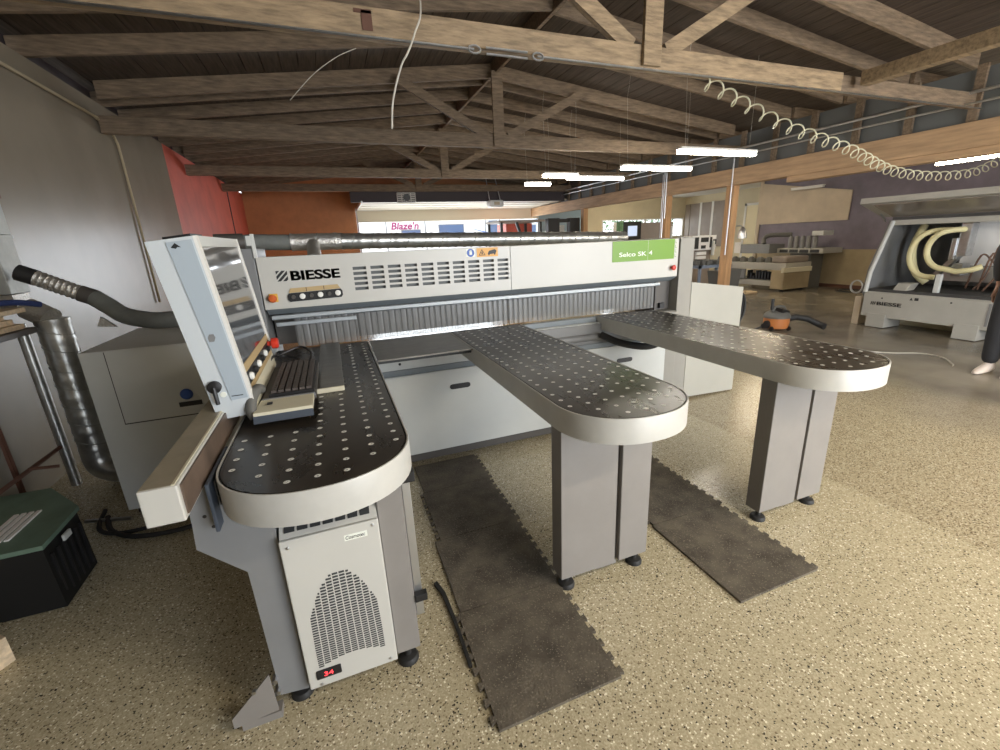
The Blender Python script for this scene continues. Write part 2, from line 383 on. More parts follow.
# front wall behind the camera with a wide open doorway assumed for the light
struct('wall_front', MB().box(XL, 1.6, YF - .15, YF, 0, 3.8).box(7.4, 12.7, YF - .15, YF, 0, 3.5).box(1.6, 7.4, YF - .15, YF, 3.0, 3.8), M['wallgrey'])

# roof boards: shallow gable with its ridge at x=2.45
RX = 2.45
def roofz(x):      # underside of the rafters
    if x < RX: return 3.23 + .12 * (x - XL)
    if x < 7: return 3.776 - .12 * (x - RX)
    return 3.23 - .03 * (x - 7)
RH = .145
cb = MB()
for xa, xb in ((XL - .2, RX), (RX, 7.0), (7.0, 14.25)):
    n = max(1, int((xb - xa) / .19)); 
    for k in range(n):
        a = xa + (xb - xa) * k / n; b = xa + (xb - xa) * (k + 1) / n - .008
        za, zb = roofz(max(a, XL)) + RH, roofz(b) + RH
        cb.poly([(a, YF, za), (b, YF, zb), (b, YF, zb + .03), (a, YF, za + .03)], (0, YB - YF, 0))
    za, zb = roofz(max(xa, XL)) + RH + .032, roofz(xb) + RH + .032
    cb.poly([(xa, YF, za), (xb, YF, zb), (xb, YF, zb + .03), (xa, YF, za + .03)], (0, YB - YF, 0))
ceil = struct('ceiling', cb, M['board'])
RY = [-2.9, -2.2, -1.45, -.7, .05, .8, 1.55, 2.35, 3.9, 4.68, 5.45, 6.9, 7.62, 8.35, 9.1, 9.8, 10.5, 11.2, 11.9, 12.6, 13.3, 14.0, 14.7]
for y in RY:
    j = random.uniform(-.008, .008)
    MB().poly([(XL - .15, y, 3.212 + j), (RX, y, roofz(RX) + j), (RX, y, roofz(RX) + RH), (XL - .15, y, 3.212 + RH)], (0, .045, 0)).build('rafter', M['woodrafter'], ceil)
    MB().poly([(RX + .002, y + .05, roofz(RX)), (7.0, y + .05, roofz(7.0)), (7.0, y + .05, roofz(7.0) + RH), (RX + .002, y + .05, roofz(RX) + RH)], (0, .045, 0)).build('rafter', M['woodrafter'], ceil)
    if y > 1: MB().poly([(7.01, y, roofz(7)), (12.69, y, roofz(12.7)), (12.69, y, roofz(12.7) + RH), (7.01, y, roofz(7) + RH)], (0, .045, 0)).build('rafter', M['woodrafter'], ceil)
MB().box(RX - .02, RX + .02, YF, YB, roofz(RX) - .02, roofz(RX) + RH).build('ridge_board', M['woodrafter'], ceil)

# trusses
def truss(y, zc, hc, label, x0=XL + .02, x1=7.15, m=M['woodtruss'], full=True, splice=None, th=.09):
    t = thing('roof_truss', label, 'truss', (RX, y, zc), 'timber roof trusses')
    c = MB()
    if splice: c.box(x0, splice, y, y + th, zc, zc + hc, .006)
    else: c.box(x0, x1, y, y + th, zc, zc + hc, .006)
    c.build('bottom_chord', m, t)
    if splice:
        MB().box(splice - 1.0, x1, y + th + .002, y + th + .05, zc + .015, zc + hc + .02, .004).build('chord_extension', M['woodrafter'], t)
    top = roofz(RX)
    MB().box(RX - .08, RX + .08, y - .035, y - .001, zc + .01, top, .004).build('king_post', m, t)
    for s in (-1, 1):
        a = (RX + s * .16, zc + hc - .02); b = (RX + s * 1.35, roofz(RX + s * 1.35) - .01)
        d = Vector((b[0] - a[0], 0, b[1] - a[1])).normalized(); nrm = Vector((-d.z, 0, d.x)) * .055
        A = Vector((a[0], y + .001, a[1])); B = Vector((b[0], y + .001, b[1]))
        MB().poly([A - nrm, B - nrm, B + nrm, A + nrm], (0, .05, 0)).build('brace', m, t)
        # top chord under the rafters
        xs = XL + .02 if s < 0 else x1 - .15
        MB().poly([(xs, y + th + .055, roofz(xs) - .03 if s < 0 else roofz(xs) - .03), (RX, y + th + .055, top - .03), (RX, y + th + .055, top + RH - .005), (xs, y + th + .055, roofz(xs) + RH - .005)], (0, .045, 0)).build('top_chord', M['woodrafter'], t)
    return t
t1 = truss(3.15, 2.775, .15, 'nearest pale timber roof truss with turnbuckle tie rod under its chord', splice=4.62)
# tie rod with turnbuckle along the underside
tr = MB(); tr.tube([(XL + .05, 3.12, 2.76), (1.05, 3.12, 2.757)], .008, 6); tr.tube([(1.5, 3.12, 2.757), (6.9, 3.12, 2.75)], .008, 6)
tr.build('tie_rod', M['steel'], t1)
tb = MB(); tb.tube([(1.13, 3.11, 2.77), (1.42, 3.11, 2.77)], .008, 6).tube([(1.13, 3.11, 2.735), (1.42, 3.11, 2.735)], .008, 6)
for x in (1.05, 1.5):
    tb.tube([(x + .04 * math.cos(a * PI / 5), 3.11, 2.753 + .022 * math.sin(a * PI / 5)) for a in range(11)], .007, 6)
tb.build('turnbuckle', M['steel'], t1)
MB().box(.37, .43, 3.143, 3.149, 2.80, 2.90).box(.33, .43, 3.143, 3.149, 2.885, 2.905).build('iron_strap', M['rust'], t1)
truss(6.4, 2.84, .17, 'second timber roof truss behind the nearest one, dull grey-brown', m=M['woodrafter'])
truss(9.55, 2.86, .17, 'third timber roof truss, far down the shop', m=M['woodrafter'])
truss(12.45, 2.92, .17, 'farthest timber roof truss, close to the roll-up door', m=M['woodrafter'])
lb = MB().box(4.84, 4.95, -3.4, 3.14, 2.83, 2.95, .006).build('ceiling_beam', M['woodtruss'])
tag(recenter(lb), 'long pale timber running overhead toward the viewer at the nearest truss', 'beam')

# header beam + posts
hb = MB().box(6.95, 7.13, -3.3, 15.2, 2.37, 2.65, .008).box(6.96, 7.16, -3.3, 5.4, 2.285, 2.369, .006).build('header_beam', M['woodheader'])
tag(recenter(hb), 'long orange-brown timber header beam carried by the posts', 'beam')
cr = MB()
for y in [v * .62 - 3 for v in range(29)]:
    cr.box(6.99, 7.03, y, y + .09, 2.651, roofz(7) - .001)
cp = cr.build('cripple_studs', M['woodrafter']); cp.name = 'cripple_stud_row'
tag(recenter(cp), 'row of short dark studs between the header beam and the roof', 'framing'); cp['kind'] = 'stuff'
bp = MB().box(7.04, 7.06, -3.3, 15.2, 2.655, 3.2).build('blocking', M['slotgrey'])
bp.name = 'trim_1'; bp['kind'] = 'structure'
post_lab = ['brown timber post behind the white end cabinet of the saw', 'timber post between the taupe panels and the green sign', 'farthest timber post, in front of the blue wall', 'timber post at the front end of the header beam']
for (y, lab) in zip((6.42, 8.15, 11.6, -2.2), post_lab):
    p = thing('timber_post', lab, 'post', (7.04, y + .1, 0), 'timber posts under the header beam')
    MB().box(6.97, 7.11, y, y + .17, 0, 2.369, .006).build('shaft', M['woodpost'], p)
    if y < 9 and y > 0:
        c = MB(); c.tube([(6.945, y + .03, 1.15 if y < 7 else 1.9), (6.945, y + .03, 2.9)], .012, 8)
        if y > 7: c.tube([(6.945, y + .09, .5), (6.945, y + .09, 2.9)], .012, 8).tube([(6.945, y + .14, .5), (6.945, y + .14, 2.8)], .010, 8)
        c.build('conduit', M['alu'], p)

# conduits along the ceiling and on the left wall
c = MB(); c.tube([(6.86, -3, 2.93), (6.86, 15.0, 2.95)], .018, 8).build('conduit_pipe', M['alu'])
tag(recenter(bpy.data.objects['conduit_pipe']), 'long straight grey conduit running above the header beam, upper one', 'pipe')
o = MB().tube([(6.80, -3, 2.80), (6.80, 15.0, 2.84)], .012, 8).build('conduit_pipe', M['alu'])
tag(recenter(o), 'thin grey conduit running just below the straight upper conduit', 'pipe')
o = MB().tube([(-2.075, -1, 2.985), (-2.075, 5.7, 2.985), (-2.075, 6.35, 2.975), (-2.075, 6.6, 2.94), (-2.075, 6.74, 2.84), (-2.075, 6.78, 2.6), (-2.075, 6.78, 1.0)], .014, 8).build('wall_conduit', M['walltan'], smooth=True)
tag(recenter(o), 'conduit bending from horizontal to vertical on the grey left wall', 'pipe')

# roll-up garage door (stored horizontally, last section hanging in the opening)
gd = thing('door_1', 'x', 'x', (4.1, 14.0, 2.4)); del gd['label']; del gd['category']; gd['kind'] = 'structure'
for k in range(4):
    MB().box(.95, 7.25, 12.75 + k * .62, 12.75 + k * .62 + .6, 2.70 - .012 * k, 2.74 - .012 * k).build('door_panel', M['rolldoor'], gd)
MB().box(.95, 7.25, 15.2, 15.25, 2.30, 2.66).build('door_panel', M['rolldoor'], gd)
for x in (.97, 7.2): MB().tube([(x, 12.6, 2.68), (x, 15.0, 2.64), (x, 15.17, 2.5), (x, 15.17, 0.02)], .025, 6).build('door_track', M['alu'], gd)
o = MB().box(.7, 6.9, 12.62, 12.70, 2.67, 2.93).build('spring_beam', M['darkbeam']); tag(recenter(o), 'dark horizontal beam above the raised roll-up door', 'beam')
o = thing('door_opener', 'white garage door opener hanging in front of the dark beam', 'opener', (4.58, 12.4, 2.5))
MB().box(4.36, 4.80, 12.3, 12.6, 2.50, 2.68, .05).build('housing', M['trailer'], o, smooth=True)
MB().box(4.5, 4.66, 12.285, 12.3, 2.55, 2.63).build('lamp_lens', M['sheetbeige'], o)
MB().tube([(4.42, 12.45, 2.68), (4.35, 12.5, 3.3)], .012, 6).tube([(4.74, 12.45, 2.68), (4.62, 12.5, 3.3)], .012, 6).build('hanger', M['alu'], o)
o = thing('exhaust_fan', 'small white louvred fan on the dark beam above the roll-up door', 'fan', (2.1, 12.6, 2.65))
f = MB()
f.box(1.88, 2.36, 12.6, 12.615, 2.65, 2.90)
f.build('housing', M['darkbeam'], o)
f = MB()
for k in range(6): f.box(1.87, 2.37, 12.58, 12.598, 2.655 + k * .045, 2.675 + k * .045)
for k in range(5): f.box(1.87 + k * .12, 1.89 + k * .12, 12.58, 12.598, 2.655, 2.9)
f.build('grille', M['trim'], o)
MB().lathe([(.09, 0), (.09, .02)], (2.13, 12.58, 2.78), 16, 'y').build('hub', M['black'], o)

# outdoors
g = MB().box(-12, 24, YB + .15, 40, -.14, -.02).build('ground', M['ground']); g['kind'] = 'structure'; g.name = 'floor_outside'
tr = thing('travel_trailer', 'white travel trailer with blue windows parked outside the roll-up door', 'trailer', (4.5, 22, 0))
MB().box(-1.5, 11.2, 22, 24.4, .55, 3.3, .12).build('body', M['trailer'], tr)
for x0, x1, z0, z1 in ((3.35, 4.2, 1.55, 2.22), (5.15, 6.35, 1.6, 2.42), (9.3, 10.3, 1.5, 2.3), (7.72, 8.12, 1.5, 2.55)):
    fr = MB().box(x0 - .04, x1 + .04, 21.97, 22.0, z0 - .04, z1 + .04).build('window_frame', M['bluegrey'], tr)
    MB().box(x0, x1, 21.955, 21.97, z0, z1).build('window_pane', M['trailerwin'], fr)
MB().box(7.5, 7.54, 21.97, 22, .7, 2.85).box(8.28, 8.32, 21.97, 22, .7, 2.85).box(7.5, 8.32, 21.97, 22, 2.82, 2.86).build('entry_door_frame', M['bluegrey'], tr)
MB().poly([(6.5, 21.99, 2.3), (8.8, 21.99, 1.75), (11, 21.99, 1.9), (11, 21.99, 1.82), (8.8, 21.99, 1.64)], (0, -.01, 0)).build('stripe', M['blue'], tr)
MB().box(2.62, 2.66, 21.97, 22, .7, 3.1).box(4.45, 4.49, 21.97, 22, .7, 3.1).build('seam', M['bluegrey'], tr)
for x in (4.0, 5.0): MB().lathe([(.38, 0), (.38, .24)], (x, 22.2, .36), 24, 'y').build('wheel', M['blackrub'], tr)
text('lettering', "Blaze'n", 1.3, .34, M['maroon'], tr, (2.86, 21.985, 2.27), bold=.02, depth=.004, shear=.2)
rng = random.Random(3)
def hedge(x0, x1, y, h, label):
    b = bmesh.new()
    for k in range(int((x1 - x0) * 260)):
        x = rng.uniform(x0, x1); z = h * rng.uniform(0, 1) ** .8; yy = y + rng.gauss(0, .35)
        s = rng.uniform(.05, .12); n = Vector((rng.gauss(0, 1), rng.gauss(0, 1), rng.gauss(0, 1))).normalized(); u = n.orthogonal().normalized(); v = n.cross(u)
        p = Vector((x, yy, z + .02 + s)); b.faces.new([b.verts.new(p + q) for q in (u * s, v * s * .5, -u * s, -v * s * .5)])
    m = MB(); m.bm.free(); m.bm = b
    o = m.build('hedge', M['leaf']); tag(recenter(o), label, 'hedge'); o['kind'] = 'stuff'
hedge(9.5, 16, 18.3, 2.3, 'leafy green hedge outside the back windows')

struct('ceiling_bay', MB().box(9.6, 14.09, 10.7, YB - .01, 2.985, 3.0), M['trim']).name = 'ceiling'
# taupe wall panels, door and the beige sheet
plist = [(13.25, 13.78), (13.84, 14.38), (14.44, 14.96), (15.0, 15.26)]
plab = ['taupe tall panel nearest the timber post', 'taupe tall panel between two white strips', 'taupe tall panel left of the first white strip', 'narrow taupe panel in the corner by the window']
for (a, b), l in zip(plist, plab):
    o = MB().box(14.02, 14.055, a, b, 1.05, 2.70, .005).build('wall_panel', M['panelbrown']); tag(recenter(o), l, 'panel', 'taupe panels on the bay wall')
for k, y in enumerate((13.79, 14.39)):
    s = struct('trim_%d' % (k + 2), MB().box(14.01, 14.055, y - .03, y + .07, 1.05, 2.72), M['trim'])
d = struct('door_2', MB().box(14.0, 14.05, 11.72, 12.25, .02, 2.42), M['doorcream'])
MB().box(13.98, 14.0, 11.66, 11.74, .02, 2.5).box(13.98, 14.0, 12.24, 12.32, .02, 2.5).box(13.98, 14.0, 11.66, 12.32, 2.42, 2.5).build('door_frame', M['trim'], d)
MB().lathe([(.03, 0), (.03, -.05)], (13.99, 11.82, 1.0), 12, 'x').build('door_handle', M['steel'], d)
o = MB().poly([(12.665, 7.95, 1.74), (12.665, 10.6, 1.74), (12.665, 10.6, 2.93), (12.665, 7.95, 2.47)], (.03, 0, 0)).build('wall_sheet', M['sheetbeige']); tag(recenter(o), 'large beige board mounted on the purple right wall', 'board')
struct('trim_4', MB().box(12.66, 12.72, 10.56, 10.66, 0, 3.2), M['sheetbeige'])

# light fixtures
def fixture(x, y, z, L, label, axis='x', m='tube', wires=True, tilt=0, grp='linear ceiling lights'):
    t = thing('tube_light', label, 'light', (x, y, z), grp)
    def bx(l, w, z0, z1):
        return MB().box(x - l / 2, x + l / 2, y - w / 2, y + w / 2, z0, z1) if axis == 'x' else MB().box(x - w / 2, x + w / 2, y - l / 2, y + l / 2, z0, z1)
    bx(L, .10, z + .03, z + .055).build('housing', M['trim'], t)
    bx(L - .02, .085, z - .012, z + .029).build('diffuser', M[m], t)
    if wires:
        for s in (-1, 1):
            w = MB()
            a = (x + s * L * .42, y, z + .055) if axis == 'x' else (x, y + s * L * .42, z + .055)
            zt = roofz(a[0]) + RH
            w.tube([a, (a[0] + s * .03, a[1] + .02, zt - .3), (a[0], a[1], zt)], .0015, 4)
            w.build('hanging_wire', M['wire'], t)
    return t
fixture(4.65, 4.58, 2.5, 1.22, 'largest and nearest glowing tube light, left of the coiled hose')
fixture(4.72, 5.78, 2.5, 1.25, 'second glowing tube light behind the largest one')
fixture(4.78, 7.55, 2.6, 1.2, 'long flat glowing tube light over the header beam end')
fixture(3.62, 6.75, 2.52, .62, 'short bright tube light, broader of the two farthest left ones')
fixture(3.86, 8.1, 2.56, .52, 'short bright tube light, leftmost of all')
fixture(9.6, 4.1, 2.5, 1.35, 'warm glowing strip light over the open grey machine', 'y', 'tubewarm')
o = fixture(12.45, 9.0, 2.62, .9, 'unlit pale tube fixture above the beige board', 'y', 'trim', False)
# assumed lamps above the picture, added to light the near part of the shop
for i, (x, y) in enumerate(((4.9, -.6), (4.7, -1.9), (9.6, .9), (6.3, -.4), (2.0, -.6))):
    fixture(x, y, 2.62 if x < 9 else 2.5, 1.25, 'assumed tube light overhead, outside the top of the picture', 'x', 'tubeassumed' if x < 9 else 'tubewarm')
for i, (x, y) in enumerate(((9.8, 7.6), (9.8, 10.8), (9.9, 12.9))):  # extra lamps out of view, added to brighten the right bay
    fixture(x, y, 2.88, 1.25, 'unseen tube light added behind the header beam to brighten the right bay', 'x', 'tubewarm')

# hanging wires
o = MB().tube([(.80, 3.6, 3.55), (.72, 3.1, 2.95), (.66, 3.05, 2.78), (.60, 3.02, 2.66), (.56, 3.05, 2.6), (.50, 3.1, 2.43), (.475, 3.1, 2.27)], .006, 6).build('hanging_cable', M['wire'], smooth=True)
tag(recenter(o), 'pale cable dangling from the nearest roof truss', 'cable')
o = MB().tube([(-.15, 5.4, 3.0), (.1, 5.42, 3.25), (.35, 5.40, 3.42), (.55, 5.42, 3.52)], .004, 5).build('hanging_cable', M['wire'], smooth=True)
tag(recenter(o), 'thin wire looping below the dark rafters on the left', 'cable')

# coiled air hose
key = [(3.0, 3.2, 2.76), (3.6, 3.286, 2.635), (4.2, 3.292, 2.481), (5.2, 3.36, 2.334), (6.3, 3.576, 2.19), (7.2, 3.62, 2.142), (8.0, 3.55, 2.19), (8.6, 3.5, 2.4)]
def interp(t):
    t = max(0, min(len(key) - 1.0001, t)); i = int(t); f = t - i
    p0 = Vector(key[max(i - 1, 0)]); p1 = Vector(key[i]); p2 = Vector(key[i + 1]); p3 = Vector(key[min(i + 2, len(key) - 1)])
    return .5 * ((2 * p1) + (p2 - p0) * f + (2 * p0 - 5 * p1 + 4 * p2 - p3) * f * f + (3 * p1 - p0 - 3 * p2 + p3) * f ** 3)
pts = []; ph = 0; n = 900
for i in range(n):
    t = i / (n - 1) * (len(key) - 1); p = interp(t); tan = (interp(t + .01) - interp(t - .01)).normalized()
    up = Vector((0, 0, 1)); up = (up - tan * up.dot(tan)).normalized(); sd = tan.cross(up)
    step = (interp((i + 1) / (n - 1) * (len(key) - 1)) - p).length; ph += step / (.19 - .03 * max(0, min(1, t - 5))) * 2 * PI
    pts.append(p + (up * math.cos(ph) + sd * math.sin(ph)) * .052)
o = MB().tube(pts, .0065, 6).build('coiled_air_hose', M['coilhose'], smooth=True)
tag(recenter(o), 'cream coiled air hose sagging from the truss to the right machine', 'hose')

# ------------------------------------------------------------------ PANEL SAW
saw = thing('panel_saw', 'large white and grey beam panel saw with three black-topped tables', 'panel saw', (.9, 3.0, 0))
def plate_holes(xs, zs, hole, y, th=.003):
    """front plate facing -Y made of a grid with open cells"""
    m = MB(); b = m.bm
    V = {}
    def v(i, j, k):
        if (i, j, k) not in V: V[(i, j, k)] = b.verts.new((xs[i], y + k * th, zs[j]))
        return V[(i, j, k)]
    nx, nz = len(xs) - 1, len(zs) - 1
    solid = lambda i, j: 0 <= i < nx and 0 <= j < nz and not hole(i, j)
    for i in range(nx):
        for j in range(nz):
            if not solid(i, j): continue
            b.faces.new((v(i, j, 0), v(i + 1, j, 0), v(i + 1, j + 1, 0), v(i, j + 1, 0)))
            b.faces.new((v(i, j, 1), v(i, j + 1, 1), v(i + 1, j + 1, 1), v(i + 1, j, 1)))
            if not solid(i - 1, j): b.faces.new((v(i, j, 0), v(i, j + 1, 0), v(i, j + 1, 1), v(i, j, 1)))
            if not solid(i + 1, j): b.faces.new((v(i + 1, j, 0), v(i + 1, j, 1), v(i + 1, j + 1, 1), v(i + 1, j + 1, 0)))
            if not solid(i, j - 1): b.faces.new((v(i, j, 0), v(i, j, 1), v(i + 1, j, 1), v(i + 1, j, 0)))
            if not solid(i, j + 1): b.faces.new((v(i, j + 1, 0), v(i + 1, j + 1, 0), v(i + 1, j + 1, 1), v(i, j + 1, 1)))
    return m
xs = [-.405]
for k in range(10): xs += [.125 + k * .1086, .125 + k * .1086 + .082]
xs += [1.2]
zs = [1.225]
for k in range(5): zs += [1.303 + k * .0318, 1.303 + k * .0318 + .019]
zs += [1.532]
cov = plate_holes(xs, zs, lambda i, j: i % 2 == 1 and j % 2 == 1 and 1 <= i < 20, 3.0).build('front_cover', M['cover'], saw)
cov2 = MB().box(1.203, 2.715, 3.0, 3.02, 1.225, 1.532, .002).build('front_cover', M['cover'], saw)
MB().box(.08, 1.19, 3.03, 3.035, 1.28, 1.48).build('vent_backing', M['slotgrey'], cov)
MB().box(-.40, 2.715, 3.045, 3.56, 1.20, 1.528, .004).build('pressure_beam_housing', M['cabpaint'], saw)
MB().poly([(-.40, 3.003, 1.224), (-.40, 3.07, 1.185), (-.40, 3.2, 1.185), (-.40, 3.2, 1.199), (-.40, 3.04, 1.199)], (3.115, 0, 0)).build('beam_underside', M['steelblue'], saw)
MB().poly([(-.385, 3.035, 1.158), (-.385, 3.055, 1.150), (-.385, 3.075, 1.155), (-.385, 3.075, 1.178), (-.385, 3.04, 1.178)], (2.96, 0, 0)).build('pressure_bar', M['barpaint'], saw)
MB().box(-.37, .11, 3.06, 3.078, 1.108, 1.132, .003).build('pressure_bar', M['barpaint'], saw)
# strip curtains
for a, b_ in ((-.27, .115), (.12, 1.20), (1.205, 2.56)):
    m = MB(); n = int((b_ - a) / .01); prev = None
    for k in range(n + 1):
        x = a + (b_ - a) * k / n; y = 3.088 + (.006 if k % 4 == 0 else 0) + (.003 if (k // 4) % 2 else 0)
        cur = (m.bm.verts.new((x, y, .958)), m.bm.verts.new((x, y, 1.183)))
        if prev: m.bm.faces.new((prev[0], cur[0], cur[1], prev[1]))
        prev = cur
    m.build('strip_curtain', M['curtain'], saw)
MB().box(-.40, 2.60, 3.24, 3.5, .96, 1.184).build('carriage_housing', M['greydark'], saw)
MB().box(2.565, 2.715, 3.08, 3.10, .94, 1.184).build('end_plate', M['greydark'], saw)
MB().box(2.60, 2.65, 3.05, 3.079, .955, 1.0, .004).build('latch_block', M['black'], saw)
# markings
lg = MB(); x0, z0, s_ = -.314, 1.388, .062
for k in range(4):
    d0 = k * .5 * s_ - .0 * s_
    # diagonal bars clipped to the square
    a = d0; w_ = .34 * s_
    P = []
    def clip(c):
        # line x+... : points of x - z = c - s
        pts_ = []
        if c <= s_: pts_ = [(0, s_ - c), (c, s_)]
        else: pts_ = [(c - s_, 0), (s_, 2 * s_ - c)]
        return pts_
    p1 = clip(a + .001); p2 = clip(min(a + w_, 2 * s_ - .001))
    poly = [p1[0], p2[0], p2[1], p1[1]]
    lg.poly([(x0 + px_, 2.9985, z0 + pz_) for px_, pz_ in poly], (0, .001, 0))
lg.build('logo', M['ink'], cov)
text('lettering', 'BIESSE', .278, .056, M['ink'], cov, (-.236, 2.9985, 1.388), bold=.018, smear=.004)
# push button strip
pb = MB().poly([(-.262, 2.992, 1.262), (-.272, 2.992, 1.275), (-.272, 2.992, 1.300), (-.262, 2.992, 1.314), (.036, 2.992, 1.322), (.046, 2.992, 1.31), (.046, 2.992, 1.283), (.036, 2.992, 1.270)], (0, .008, 0)).build('button_panel', M['black'], cov)
MB().poly([(-.262, 2.994, 1.316), (.036, 2.994, 1.324), (.022, 2.994, 1.350), (-.250, 2.994, 1.343)], (0, .005, 0)).build('label_strip', M['ochre'], pb)
MB().box(-.163, -.160, 2.9925, 2.994, 1.32, 1.345).box(-.062, -.059, 2.9925, 2.994, 1.323, 1.347).build('label_divider', M['ink'], pb)
for k in range(6):
    x = -.240 + k * .0515; z = 1.291 + k * .0012
    MB().lathe([(.0165 if k % 2 else .012, 0), (.0165 if k % 2 else .012, .010), (.010, .013)], (x, 2.992, z), 20, 'y').build('push_button', M['nozzle'] if k % 2 else M['greydark'], pb, label='white round push button' if k % 2 else 'black round push button')
MB().box(-.373, -.325, 2.994, 3.0, 1.268, 1.318, .002).build('button_plate', M['yellow'], cov)
MB().lathe([(.012, 0), (.012, .014), (.022, .016), (.024, .026), (.018, .034), (.004, .036)], (-.353, 2.994, 1.292), 24, 'y').build('emergency_button', M['orangebtn'], cov, smooth=True)
MB().lathe([(.010, 0), (.010, .014), (.020, .016), (.022, .026), (.016, .034), (.004, .036)], (2.655, 2.998, 1.300), 24, 'y').build('emergency_button', M['red'], cov2, smooth=True)
sg = MB().box(2.062, 2.668, 2.997, 2.9995, 1.372, 1.530).build('model_sign', M['green'], cov2)
text('lettering', 'Selco SK', .262, .034, M['signwhite'], sg, (2.125, 2.9965, 1.410), bold=.012)
text('lettering', '4', .034, .034, M['signwhite'], sg, (2.410, 2.9963, 1.414), bold=.008)
MB().box(2.40, 2.402, 2.9966, 2.997, 1.372, 1.53).build('sign_seam', M['cover'], sg)
sw = MB().box(2.668, 2.694, 2.997, 2.9995, 1.372, 1.530).build('edge_label', M['cover'], cov2)
em = MB()
for k in range(4): em.box(2.674, 2.688, 2.996, 2.997, 1.385 + k * .037, 1.389 + k * .037).box(2.674, 2.677, 2.996, 2.997, 1.385 + k * .037, 1.408 + k * .037)
em.build('edge_marks', M['green'], sw)
st = MB().box(.876, .938, 2.9985, 3.0, 1.474, 1.524).build('glove_sticker', M['signwhite'], cov)
MB().lathe([(.027, 0), (.027, .0008)], (.907, 2.9985, 1.499), 28, 'y').build('blue_disc', M['blue'], st)
MB().box(.899, .917, 2.9968, 2.9976, 1.486, 1.505).box(.899, .903, 2.9968, 2.9976, 1.505, 1.514).box(.905, .909, 2.9968, 2.9976, 1.505, 1.517).box(.911, .915, 2.9968, 2.9976, 1.505, 1.514).build('glove_symbol', M['signwhite'], st)
st = MB().box(.952, 1.108, 2.9985, 3.0, 1.468, 1.528).build('warning_sticker', M['orange'], cov)
MB().poly([(.965, 2.9975, 1.478), (1.015, 2.9975, 1.478), (.99, 2.9975, 1.520)], (0, .001, 0)).build('warning_triangle', M['ink'], st)
MB().poly([(.972, 2.9965, 1.482), (1.008, 2.9965, 1.482), (.99, 2.9965, 1.512)], (0, .001, 0)).build('triangle_field', M['orange'], st)
MB().poly([(.987, 2.9955, 1.485), (.994, 2.9955, 1.485), (.994, 2.9955, 1.505), (.984, 2.9955, 1.497)], (0, .001, 0)).build('hand_symbol', M['ink'], st)
MB().poly([(1.032, 2.9975, 1.488), (1.042, 2.9975, 1.508), (1.085, 2.9975, 1.516), (1.098, 2.9975, 1.505), (1.09, 2.9975, 1.488), (1.082, 2.9975, 1.476), (1.076, 2.9975, 1.486), (1.048, 2.9975, 1.484), (1.04, 2.9975, 1.474)], (0, .001, 0)).build('pictogram', M['ink'], st)
# uprights
MB().box(-.475, -.412, 3.0, 3.55, .02, 1.585, .004).build('upright', M['bluegrey'], saw)
MB().box(-.412, -.395, 2.99, 3.03, 1.53, 1.665, .002).box(-.436, -.412, 2.99, 3.03, 1.60, 1.655, .002).build('bracket_tab', M['cabpaint'], saw)
MB().box(2.722, 2.868, 2.985, 3.55, .03, 1.535, .003).build('upright', M['upright'], saw)
MB().box(2.735, 2.855, 3.0, 3.4, 0, .03).build('foot_plate', M['black'], saw)

# tables
TOPZ = .95
def outline(xl, xr, yend, yback, d, inset=0, n=28):
    cx = (xl + xr) / 2; w = (xr - xl) / 2 - inset; dd = d - inset
    pts = [(xr - inset, yback)]
    for k in range(n + 1):
        a = PI * k / n
        ex = .92
        c_, s2 = math.cos(a), math.sin(a)
        pts.append((cx + w * math.copysign(abs(c_) ** ex, c_), yend - dd * abs(s2) ** ex))
    pts.append((xl + inset, yback))
    return pts
def table(xl, xr, yend, d, parent, lab):
    out = outline(xl, xr, yend, 3.085, d)
    inn = outline(xl, xr, yend, 3.085, d, .006)
    m = MB(); b = m.bm; n = len(out)
    def ring(pts, z): return [b.verts.new((x, y, z)) for x, y in pts]
    o_lo, o_hi = ring(out, TOPZ - .1), ring(out, TOPZ - .004)
    l1 = ring(outline(xl, xr, yend, 3.085, d, .0015), TOPZ)
    i_hi, i_lo = ring(inn, TOPZ), ring(inn, TOPZ - .02)
    ib = ring(inn, TOPZ - .1)
    for R1, R2 in ((o_lo, o_hi), (o_hi, l1), (l1, i_hi), (i_hi, i_lo), (ib, o_lo)):
        for k in range(n - 1): b.faces.new((R1[k], R1[k + 1], R2[k + 1], R2[k]))
    for k in range(n - 1): b.faces.new((ib[k + 1], ib[k], i_lo[k], i_lo[k + 1]))
    bmesh.ops.recalc_face_normals(b, faces=b.faces[:])
    t = m.build('air_table', M['rim'], parent, smooth=True)
    m = MB(); pts = outline(xl, xr, yend, 3.085, d, .012)
    m.poly([(x, y, TOPZ - .085) for x, y in pts], (0, 0, .0845))
    m.build('table_surface', M['top'], t)
    m = MB(); m.poly([(x, y, TOPZ - .09) for x, y in outline(xl, xr, yend, 3.085, d, .0065)], (0, 0, .084)); m.build('gasket', M['blackrub'], t)
    cx = (xl + xr) / 2; w = (xr - xl) / 2
    pos = []
    for i in range(-3, 4):
        for j in range(26):
            x = cx + i * .0795; y = 1.235 + j * .0735 + (.018 * abs(i) / 3 if False else 0)
            if y > 3.04: continue
            e = ((x - cx) / (w - .035)) ** 2 + (max(0, yend - y) / (d - .035)) ** 2
            if e > 1: continue
            if y < yend and e > .80 and abs(i) == 3: pass
            pos.append((x, y))
    # small set near the rounded end
    pos.sort(key=lambda p: p[1]); return t, pos
